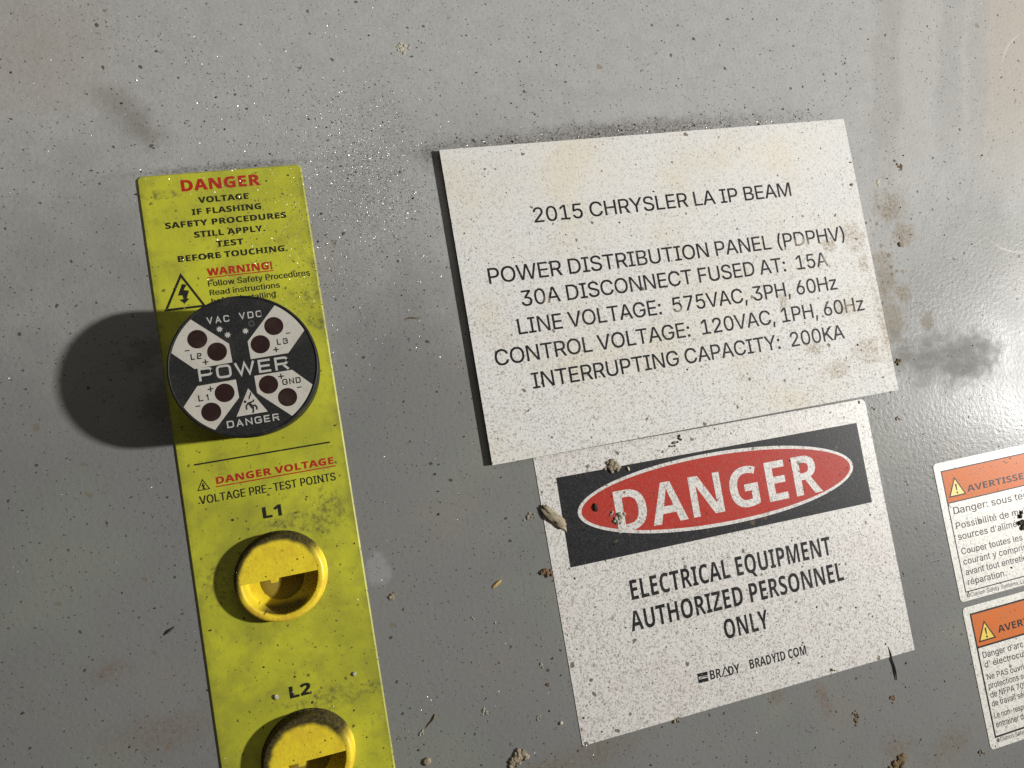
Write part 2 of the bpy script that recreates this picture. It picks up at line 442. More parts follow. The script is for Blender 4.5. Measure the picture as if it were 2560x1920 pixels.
# sans serif letter outlines: advance width and contours in thousandths of an em
LETTERS = {
" ": (196, ''),
"!": (204, '52,-17 68,-24 129,-24 144,-17 156,-5 163,11 163,71 156,87 139,102 129,106 68,106 52,99 40,87 32,65 32,17 40,-5|47,140 148,140 152,529 43,529'),
"'": (214, '73,313 133,313 141,514 65,514'),
"(": (281, '172,-101 241,-101 241,-90 213,-32 186,40 170,94 161,140 156,205 166,310 204,447 227,506 241,533 241,544 172,544 160,525 138,477 115,413 107,381 87,272 84,221 85,160 99,77 105,52 133,-25 152,-67'),
")": (281, '32,-101 103,-100 136,-35 160,27 176,85 188,159 189,219 184,291 172,361 146,450 127,498 102,544 32,544 32,533 54,488 69,450 106,314 117,207 115,165 91,51 70,-8 48,-60 32,-90'),
",": (196, '33,-124 89,-124 142,64 142,76 63,76 33,-111'),
"-": (461, '109,183 342,183 342,249 109,249'),
".": (196, '64,-2 80,-9 111,-9 127,-2 139,10 143,18 146,33 146,49 143,65 139,72 127,84 117,89 105,92 80,91 64,84 49,67 45,56 45,26 52,10'),
"0": (461, '215,-12 261,-10 285,-4 308,6 326,17 351,40 364,56 377,78 388,104 399,141 409,204 410,279 406,331 399,367 391,395 376,430 363,453 351,468 329,489 308,503 282,514 261,519 239,521 193,519 168,513 145,503 124,489 101,466 87,448 64,401 54,367 44,303 43,229 47,178 55,137 65,104 75,80 103,39 127,17 145,6 171,-5 192,-10|223,55 202,59 181,68 156,91 145,107 131,139 121,176 115,223 114,264 118,312 127,358 135,381 152,412 156,418 181,441 212,453 236,454 264,445 286,430 298,418 318,383 332,333 338,285 339,243 337,213 331,171 318,126 305,102 298,91 272,68 242,56'),
"1": (461, '71,-5 396,-5 396,60 281,60 281,514 192,514 81,432 81,353 92,353 207,438 207,60 71,60'),
"2": (461, '59,-5 394,-5 394,62 165,62 254,155 254,157 274,176 274,178 293,196 313,221 327,235 341,253 370,298 380,324 386,364 386,387 382,414 376,432 355,467 329,491 308,504 275,516 234,521 216,521 181,517 165,513 135,500 112,484 93,465 81,448 72,430 62,392 61,357 132,357 135,386 150,420 166,436 173,440 188,448 211,454 229,454 258,449 289,431 303,415 311,396 314,383 315,363 309,338 294,309 264,276 229,233 59,53'),
"3": (461, '108,14 149,-4 186,-11 236,-12 273,-7 313,6 333,18 350,31 363,44 383,74 397,116 398,161 392,193 386,211 376,228 366,242 350,258 312,282 293,289 278,292 236,295 340,413 340,415 362,438 362,440 377,455 377,514 65,514 65,447 277,447 167,322 167,320 152,305 152,243 221,242 256,235 271,229 289,217 311,192 321,169 324,145 323,133 317,110 310,97 293,79 283,72 258,61 214,56 203,56 169,64 158,69 141,81 131,91 120,111 114,137 39,137 41,104 47,85 56,66 65,51 92,25'),
"5": (461, '136,5 171,-7 205,-12 253,-10 275,-6 293,0 315,10 341,29 362,51 384,89 395,132 396,174 393,206 384,237 376,254 360,279 340,301 324,313 298,327 273,334 243,339 220,339 184,334 151,321 141,314 156,447 371,447 371,514 91,514 62,262 62,248 119,241 134,241 160,259 195,270 221,272 252,266 264,261 282,249 301,229 315,204 323,165 322,148 317,127 302,96 281,75 272,69 258,62 238,57 204,56 179,64 167,71 147,88 137,102 131,115 127,135 55,135 55,120 60,90 71,65 86,43 102,27'),
"6": (461, '161,-2 195,-10 243,-12 277,-7 306,4 333,21 357,44 373,67 389,106 394,140 393,188 382,230 375,246 364,263 338,289 322,300 285,314 265,318 218,319 194,311 327,503 327,514 247,514 245,512 97,291 83,265 67,222 60,188 59,145 64,108 72,83 79,68 91,50 111,28 136,10|224,53 205,56 190,61 167,75 155,87 135,124 131,148 131,168 133,185 143,210 154,226 167,239 190,253 202,257 229,260 251,257 263,253 285,239 298,226 316,194 322,170 322,145 316,121 309,105 296,86 285,75 263,61 238,54'),
"7": (461, '92,-5 171,-4 396,443 396,514 57,514 57,447 315,447 92,6'),
":": (196, '64,-2 80,-9 111,-9 127,-2 139,10 143,18 146,33 146,49 143,65 139,72 127,84 117,89 105,92 80,91 64,84 49,67 45,56 45,26 52,10|64,273 72,269 87,266 103,266 119,269 127,273 139,285 143,293 146,308 146,324 143,340 139,348 119,364 103,367 76,365 60,356 52,348 45,331 45,301 52,285'),
"A": (488, '11,-5 91,-4 140,137 341,137 389,-4 468,-5 468,6 465,15 281,514 195,513 14,15 11,6|318,204 164,204 208,333 211,348 239,436 254,387'),
"B": (464, '55,-5 266,-5 308,-1 333,6 368,23 383,34 395,46 405,61 414,80 422,110 423,121 422,163 414,195 399,222 380,242 355,258 333,265 334,267 353,275 371,288 392,314 397,325 403,365 402,400 398,419 384,451 376,462 358,480 335,496 305,507 259,514 55,514|130,62 130,226 248,226 276,223 296,216 313,206 330,190 341,173 350,146 349,123 345,111 336,96 323,83 311,75 289,67 269,63|130,290 130,447 241,447 261,445 276,442 295,434 305,427 318,413 325,399 329,385 331,371 329,356 325,343 318,330 311,321 295,307 273,296 236,290'),
"C": (518, '254,-12 312,-9 361,5 394,23 418,41 433,56 453,85 463,103 478,153 478,165 403,165 394,136 384,118 366,97 344,79 323,69 277,58 248,59 230,63 209,70 188,81 174,91 156,109 153,115 142,127 132,145 118,182 110,224 108,257 114,311 129,358 152,395 174,417 205,437 227,445 256,450 270,450 323,440 344,430 374,404 384,391 397,367 403,343 478,343 478,355 474,374 462,406 443,439 414,471 391,488 363,503 317,517 278,521 228,519 199,513 173,504 144,489 120,471 96,447 81,427 66,401 53,371 42,331 37,301 35,269 37,207 43,172 51,143 66,107 96,61 120,37 144,20 173,5 203,-5 228,-10'),
"D": (510, '55,-5 233,-5 264,-3 298,3 328,12 357,26 369,34 393,53 422,86 437,111 449,138 461,180 467,240 466,289 461,330 449,372 440,393 423,424 394,456 359,483 325,499 301,506 269,512 239,514 55,514|130,62 130,447 237,446 272,441 293,434 316,423 334,410 349,395 363,377 372,361 384,330 393,283 394,245 388,196 384,179 375,155 363,132 353,119 333,99 314,86 292,75 269,68 242,63'),
"E": (427, '55,-5 380,-5 380,62 130,62 130,224 360,224 360,291 130,291 130,447 377,447 377,514 55,514'),
"F": (418, '55,-5 130,-5 130,216 351,216 351,283 130,283 130,447 374,447 374,514 55,514'),
"G": (528, '256,-12 306,-10 346,-1 383,14 405,28 410,34 418,39 441,63 456,85 468,109 477,139 483,187 483,261 278,261 278,194 409,194 409,182 405,163 393,131 381,111 363,92 341,76 306,62 275,58 249,59 207,71 188,81 174,92 153,113 142,128 127,156 113,203 108,251 113,305 120,333 129,358 142,381 153,397 170,414 180,420 187,427 208,439 245,449 275,450 300,447 341,430 356,419 375,399 398,359 403,344 479,344 479,356 476,370 464,405 434,451 422,463 415,467 395,485 362,503 343,510 311,518 277,521 226,519 197,513 171,504 143,489 119,471 95,447 80,427 65,401 53,371 42,336 37,302 35,269 37,206 42,172 63,112 80,82 88,74 91,68 123,35 143,20 172,5 203,-5 228,-10'),
"H": (525, '55,-5 130,-5 130,227 387,227 387,-5 462,-5 462,514 387,514 387,294 130,294 130,514 55,514'),
"I": (308, '26,-5 274,-5 274,62 188,62 188,447 274,447 274,514 26,514 26,447 113,447 113,62 26,62'),
"K": (475, '55,-5 130,-5 130,163 197,233 203,227 212,212 367,-5 454,-5 454,6 252,287 263,301 453,503 453,514 359,514 219,363 219,361 207,350 207,348 195,337 195,335 183,324 172,310 160,299 155,290 130,259 130,514 55,514'),
"L": (401, '366,-5 366,62 130,62 130,514 55,514 55,-5'),
"M": (636, '55,-5 127,-5 124,406 281,-5 348,-4 477,327 502,402 499,-5 573,-5 573,514 470,513 316,91 286,185 279,198 158,513 55,514'),
"N": (531, '55,-5 130,-5 125,411 284,155 288,146 297,134 317,99 326,87 338,65 347,53 367,18 376,6 380,-3 382,-5 468,-5 468,514 394,514 399,100 390,118 369,149 143,512 141,514 55,514'),
"O": (541, '228,-10 280,-12 307,-10 332,-5 361,5 375,12 390,20 414,37 434,57 440,67 444,70 470,111 484,146 491,172 496,206 498,269 496,302 491,336 476,383 453,427 445,435 434,451 414,471 390,489 361,504 332,514 296,520 238,520 199,513 159,497 144,489 124,474 92,441 89,435 81,427 66,401 51,365 43,336 37,301 35,239 37,207 43,172 51,143 61,118 81,82 97,61 123,35 144,20 173,5 199,-4|261,58 230,63 209,70 188,81 175,91 153,113 142,127 129,150 115,193 110,224 108,257 113,305 120,333 131,362 153,396 184,425 209,439 231,446 268,451 302,446 324,439 345,428 359,418 378,400 402,363 414,334 424,285 425,243 420,197 412,169 402,146 378,109 359,91 345,81 324,70 286,59'),
"P": (453, '55,-5 130,-5 130,181 254,181 296,186 334,200 356,214 378,235 395,259 409,297 412,316 414,357 409,398 396,434 384,453 356,481 338,492 315,503 291,509 261,513 55,514|130,247 130,447 233,447 264,444 293,434 317,414 329,396 337,372 339,361 339,334 337,322 325,292 322,286 310,274 287,258 270,252 250,248'),
"Q": (541, '473,-53 473,-42 413,36 434,57 453,82 468,107 481,137 492,178 498,239 496,302 491,336 484,362 468,401 453,427 445,435 434,451 414,471 390,489 361,504 347,509 307,519 254,521 228,519 203,514 173,504 144,489 124,474 96,446 89,435 81,427 66,401 53,371 43,336 37,301 35,269 37,207 43,172 51,143 66,107 81,82 97,61 123,35 144,20 173,5 203,-5 228,-10 254,-12 307,-10 332,-5 355,3 396,-53|261,58 230,63 209,70 188,81 175,91 153,113 142,127 129,150 115,193 110,224 108,257 113,305 120,333 131,362 153,396 184,425 209,439 231,446 268,451 302,446 324,439 345,428 359,418 378,400 402,363 414,334 424,285 425,243 420,197 412,169 404,150 391,127 378,109 368,99 366,99 318,164 240,164 240,153 308,66 303,63 286,59'),
"R": (457, '55,-5 130,-5 130,193 242,193 347,-4 433,-5 433,6 431,10 324,204 324,207 337,211 357,223 369,232 385,249 404,284 411,307 414,336 413,383 410,402 404,421 394,441 379,463 357,483 339,494 297,509 246,514 55,514|130,260 130,447 234,447 266,444 294,435 317,417 329,401 333,392 340,352 337,327 333,313 322,294 310,282 292,271 258,262 235,260'),
"S": (455, '189,-13 243,-14 280,-10 311,-2 349,16 366,29 379,42 391,58 404,82 412,111 413,149 410,178 406,191 400,204 389,217 387,222 365,243 316,270 162,318 147,328 129,346 124,356 121,366 123,394 128,405 138,419 149,430 169,442 180,446 197,451 225,454 264,448 282,442 298,432 314,418 321,408 329,392 332,373 406,373 404,404 393,437 382,455 357,481 320,504 282,516 238,521 217,521 168,515 149,510 113,493 88,474 70,454 59,435 48,400 47,361 49,341 54,323 66,301 85,280 122,255 145,245 184,232 262,211 290,201 321,181 334,165 340,147 340,130 331,106 319,90 295,71 280,64 263,59 231,55 220,55 174,63 160,68 146,76 121,102 114,117 109,142 33,142 36,108 48,73 59,54 85,26 102,14 137,-2'),
"T": (457, '188,-5 262,-5 262,447 422,447 422,514 27,514 27,447 188,447'),
"U": (525, '127,23 152,8 171,0 196,-7 222,-12 240,-13 296,-12 340,-2 369,10 404,34 424,54 436,71 449,97 457,121 462,155 462,514 388,514 388,174 384,147 376,125 363,103 347,87 327,73 295,61 264,57 223,61 191,73 173,85 160,97 138,132 133,147 129,174 129,514 55,514 55,162 57,140 61,118 68,97 80,74 93,54 113,34 119,31'),
"V": (488, '199,-5 284,-4 465,494 468,503 468,514 389,513 281,203 241,72 90,513 11,514 13,497'),
"W": (694, '150,-5 235,-5 236,-3 342,402 358,332 369,298 449,-3 450,-5 535,-5 675,502 675,514 598,514 597,512 493,84 385,514 301,514 300,512 194,86 176,174 166,205 88,512 87,514 11,514 11,502'),
"Y": (480, '198,-5 273,-5 273,204 457,498 460,503 460,514 376,514 374,512 367,498 275,350 234,273 97,513 11,514 11,503 14,498 198,204'),
"Z": (446, '37,-5 404,-5 404,62 126,59 181,133 191,150 194,152 204,169 207,171 217,188 220,190 230,207 233,209 243,226 246,228 254,242 257,244 267,261 270,263 280,280 283,282 293,299 296,301 306,318 309,320 319,337 322,339 402,456 402,514 35,514 35,447 311,449 275,401 263,381 260,379 205,296 202,294 192,277 189,275 177,255 174,253 162,233 159,231 147,211 144,209 132,189 129,187 119,170 116,168 104,148 101,146 89,126 86,124 74,104 37,52'),
"a": (397, '98,-4 130,-12 146,-14 169,-14 210,-8 232,1 249,15 254,17 272,36 272,-5 342,-5 342,267 335,309 320,339 299,360 281,372 234,387 172,389 115,376 100,370 73,351 59,337 43,314 37,300 36,286 38,285 93,269 105,269 112,284 131,304 144,313 174,324 197,326 216,324 236,317 255,302 266,284 269,250 266,244 259,239 236,232 119,216 83,204 61,192 38,167 29,144 25,120 26,83 35,52 50,29 59,20 68,14 74,7|107,76 98,94 100,120 106,132 129,150 141,155 271,183 271,137 264,108 253,89 229,67 206,56 185,51 171,50 143,54 127,60'),
"b": (432, '298,-1 327,17 351,39 373,74 385,105 394,152 395,209 390,252 385,273 376,297 364,319 350,338 319,366 298,377 259,388 205,389 174,382 155,372 149,365 139,358 130,349 119,333 119,514 48,514 48,-5 117,-5 117,48 131,28 156,5 168,-2 191,-10 219,-13 259,-12|217,52 192,56 178,62 160,75 145,90 134,110 125,135 118,171 118,208 125,244 130,259 145,287 165,307 180,316 206,324 224,325 246,321 263,314 276,306 296,286 308,264 316,242 320,224 323,188 320,154 316,136 306,109 296,92 282,77 271,70 263,62 245,55'),
"c": (404, '175,-12 229,-13 267,-6 293,5 312,16 341,43 359,72 368,96 368,107 366,108 311,122 299,122 291,99 265,70 246,59 231,54 199,52 174,57 162,62 149,71 136,84 134,89 125,99 113,121 104,154 101,186 104,221 108,239 118,266 125,277 134,287 136,292 149,305 162,314 192,324 222,324 297,257 310,257 367,272 367,283 356,311 333,342 321,354 288,374 263,383 241,388 175,388 131,376 111,365 96,354 74,332 63,318 52,299 41,274 34,245 29,199 31,151 40,105 52,77 63,58 74,44 96,22 111,11 144,-4'),
"d": (432, '124,0 165,-12 205,-13 234,-10 247,-6 269,5 295,29 308,48 308,-5 377,-5 377,514 306,514 306,333 285,358 283,358 269,372 250,382 220,389 166,388 127,377 106,366 72,335 49,297 34,252 30,226 29,170 34,126 49,80 74,39 92,21|202,52 180,55 162,62 149,71 129,92 119,107 107,140 103,162 101,190 104,224 108,242 117,266 129,286 143,301 163,315 190,324 208,325 230,321 247,315 265,302 288,274 295,259 303,231 307,187 301,139 289,106 279,90 259,70 242,60 229,55'),
"e": (412, '178,-12 223,-13 256,-10 286,-2 304,6 330,24 345,39 358,57 370,85 370,96 368,97 313,110 301,110 287,84 274,71 259,61 210,51 197,52 183,55 155,66 128,90 114,112 108,130 102,164 376,164 373,249 361,291 346,321 336,335 325,346 300,366 258,384 229,389 173,388 154,384 125,373 95,354 76,335 73,329 62,317 49,294 34,249 30,223 29,168 33,135 41,102 49,83 63,58 74,44 96,22 111,11 134,0 158,-8|103,226 108,252 115,268 127,286 144,303 163,316 181,322 202,325 230,322 259,309 278,290 286,278 294,263 302,234 302,226'),
"f": (262, '76,-5 147,-5 147,322 233,322 233,384 147,384 147,428 157,453 170,463 182,467 232,463 248,514 248,526 142,529 118,518 91,492 79,467 76,442 76,384 1,384 1,322 76,322'),
"g": (433, '99,-132 125,-144 161,-153 196,-156 223,-156 258,-152 297,-141 330,-122 355,-96 364,-81 373,-56 377,-26 377,384 308,384 307,331 296,348 286,358 284,358 270,372 248,383 222,389 166,388 125,376 106,366 72,334 61,320 44,285 34,253 30,228 29,172 33,134 42,103 50,84 72,51 89,34 128,11 165,1 219,0 244,5 269,16 292,35 306,55 305,-25 299,-43 290,-58 278,-70 261,-81 242,-88 227,-91 194,-92 169,-87 156,-82 136,-70 115,-49 106,-36 95,-36 47,-63 46,-75 59,-97 81,-119|202,64 180,67 164,72 149,81 129,100 119,116 107,145 103,166 101,194 107,239 119,271 129,286 149,307 164,316 191,324 209,325 223,323 247,315 265,303 282,284 295,260 302,237 307,210 307,174 301,144 295,125 280,99 260,80 245,72 220,65'),
"i": (175, '48,-5 119,-5 119,384 48,384|56,443 76,438 92,438 113,444 124,455 131,469 131,497 124,512 106,526 92,529 76,529 61,526 54,522 40,507 36,491 38,466 42,457'),
"l": (197, '186,-2 186,10 175,59 134,59 122,72 119,514 48,514 48,70 52,44 67,17 80,5 95,-2 112,-6'),
"m": (618, '48,-5 119,-5 119,250 126,274 136,293 152,309 172,320 191,325 222,322 238,315 257,297 268,272 269,-5 340,-5 340,246 343,266 350,286 356,295 372,311 380,316 408,325 430,324 456,316 466,310 478,298 486,282 491,254 491,-5 562,-5 562,271 556,310 550,326 537,348 516,369 487,384 468,389 427,391 391,386 362,374 345,361 330,346 319,328 317,328 314,337 304,353 279,377 263,385 246,390 199,391 168,382 155,375 139,363 125,349 117,335 117,384 48,384'),
"n": (418, '48,-5 119,-5 119,240 125,264 131,279 154,306 188,321 211,324 226,323 242,318 262,305 278,287 290,253 291,-5 362,-5 361,273 356,300 347,325 337,342 315,365 293,378 271,385 242,389 200,388 170,380 146,367 129,351 117,334 117,384 48,384'),
"o": (423, '175,-12 240,-12 271,-4 305,11 323,25 338,40 352,58 372,97 382,131 386,168 385,224 376,268 363,299 352,318 338,336 323,351 305,365 284,376 240,388 175,388 131,376 111,365 96,354 74,332 63,318 52,299 41,274 34,245 29,199 31,151 40,105 52,77 63,58 74,44 96,22 111,11 144,-4|199,52 177,56 162,62 149,71 136,84 134,89 125,99 117,112 110,131 104,154 101,188 104,221 113,254 120,270 134,287 136,292 149,305 164,315 192,324 212,325 235,321 253,314 272,300 287,283 297,266 307,239 311,221 314,186 311,154 303,124 295,106 280,84 259,66 241,57 216,52'),
"p": (432, '48,-148 119,-148 119,45 131,28 156,5 178,-6 191,-10 219,-13 259,-12 298,-1 319,11 336,24 351,39 376,80 385,105 390,126 395,169 394,226 385,273 373,303 350,338 319,366 298,377 259,388 205,389 180,384 155,372 130,349 117,330 117,384 48,384|217,52 192,56 178,62 160,75 145,90 134,110 125,135 118,171 118,208 125,244 130,259 145,287 165,307 180,316 206,324 224,325 246,321 263,314 276,306 296,286 308,264 316,242 320,224 323,188 320,154 316,136 306,109 296,92 282,77 271,70 263,62 245,55'),
"q": (432, '377,-148 377,384 308,384 308,330 295,348 285,358 283,358 269,372 250,382 220,389 166,388 148,384 127,377 106,366 72,335 52,303 39,270 30,226 29,170 34,126 49,80 74,39 92,21 124,0 165,-12 205,-13 234,-10 247,-6 269,5 275,12 285,19 294,28 306,46 306,-148|202,52 180,55 162,62 149,71 129,92 119,107 107,140 103,162 101,190 104,224 108,242 117,266 129,286 143,301 163,315 190,324 208,325 230,321 247,315 265,302 288,274 295,259 303,231 307,187 301,139 289,106 279,90 259,70 242,60 229,55'),
"r": (267, '48,-5 119,-5 119,247 121,255 135,286 153,304 165,311 186,318 248,318 248,389 189,389 160,380 138,366 125,353 118,341 117,384 48,384'),
"s": (373, '121,-7 173,-13 194,-13 230,-10 264,0 296,19 312,35 327,57 335,83 336,121 335,132 330,148 322,164 298,188 279,200 257,208 158,233 131,246 117,262 115,285 123,300 135,312 145,318 174,327 187,328 212,324 233,315 253,294 260,282 263,272 275,272 329,285 329,296 318,324 304,345 290,359 273,371 248,382 214,389 159,389 125,382 98,370 81,359 60,338 51,323 45,307 42,287 43,248 48,231 56,216 71,199 96,182 119,172 150,163 209,150 233,142 246,134 255,125 261,113 262,95 255,82 245,71 226,59 206,53 186,50 154,54 128,65 110,83 99,112 87,112 31,99 31,87 40,57 57,32 78,13 106,-2'),
"t": (235, '218,-3 218,9 207,59 157,57 146,61 140,67 133,80 131,98 131,322 209,322 209,384 131,384 131,476 60,476 60,384 1,384 1,322 60,322 60,83 62,64 66,49 75,29 90,13 95,11 101,5 119,-3 138,-8'),
"u": (418, '95,15 115,3 139,-6 168,-10 210,-9 239,-1 263,12 282,30 293,45 293,-5 362,-5 362,384 291,384 291,153 288,125 275,96 255,74 232,61 208,56 191,56 175,59 154,69 137,86 123,112 119,139 119,384 48,384 49,108 53,84 63,55 73,38'),
"v": (397, '158,-5 232,-4 374,367 376,384 299,383 206,122 194,77 90,383 12,384 12,373 16,362'),
"w": (575, '133,-5 204,-5 279,262 283,282 363,-5 434,-5 550,372 550,384 475,384 418,183 397,96 367,221 321,384 247,384 176,124 169,90 92,384 18,384 18,372'),
"y": (397, '42,-144 94,-150 124,-148 145,-141 162,-131 184,-110 204,-76 374,367 376,384 299,383 195,74 90,383 12,384 14,367 156,1 147,-30 139,-47 131,-63 117,-77 114,-79 99,-80 56,-81 42,-132'),
"z": (388, '37,-5 344,-5 344,61 136,61 338,325 338,384 43,384 43,318 243,317 37,52'),
"\u00a9": (645, '283,-12 353,-12 389,-5 424,6 436,12 471,32 491,47 526,82 553,122 566,149 575,174 584,220 584,289 575,335 566,360 553,387 526,427 491,462 471,477 437,496 391,513 360,519 330,522 283,520 238,511 212,502 187,490 146,462 111,427 82,385 70,360 61,335 52,289 52,220 61,174 70,149 82,124 111,82 146,47 187,19 219,4 259,-8|300,57 265,64 224,82 196,100 167,129 146,160 128,201 121,236 121,273 128,307 135,327 146,349 155,364 193,406 224,427 265,445 300,452 337,452 378,443 391,438 428,418 452,398 482,364 502,327 508,310 515,273 515,236 508,198 491,160 470,129 443,102 413,82 372,64 337,57|294,103 352,103 374,109 405,125 417,135 437,157 453,187 460,215 460,228 390,228 381,203 366,186 355,179 340,173 317,170 290,176 270,188 255,203 248,213 239,234 237,247 238,269 242,283 248,295 265,316 280,327 301,336 323,339 341,336 357,330 373,319 386,305 395,281 465,281 465,294 462,309 450,338 441,351 416,376 407,383 377,398 362,403 335,407 312,407 276,402 249,391 235,383 217,369 199,350 184,326 172,294 168,263 168,245 172,214 188,174 205,151 235,125 258,113'),
"\u00e9": (412, '178,-12 223,-13 256,-10 286,-2 304,6 330,24 345,39 358,57 370,85 370,96 368,97 313,110 301,110 287,84 274,71 259,61 210,51 197,52 183,55 155,66 128,90 114,112 108,130 102,164 376,164 373,249 361,291 346,321 336,335 325,346 300,366 258,384 229,389 173,388 154,384 125,373 95,354 76,335 73,329 62,317 49,294 34,249 30,223 29,168 33,135 41,102 49,83 63,58 74,44 96,22 111,11 134,0 158,-8|103,226 108,252 115,268 127,286 144,303 163,316 181,322 202,325 230,322 259,309 278,290 286,278 294,263 302,234 302,226|172,424 232,424 298,523 298,534 220,534 172,435'),
}
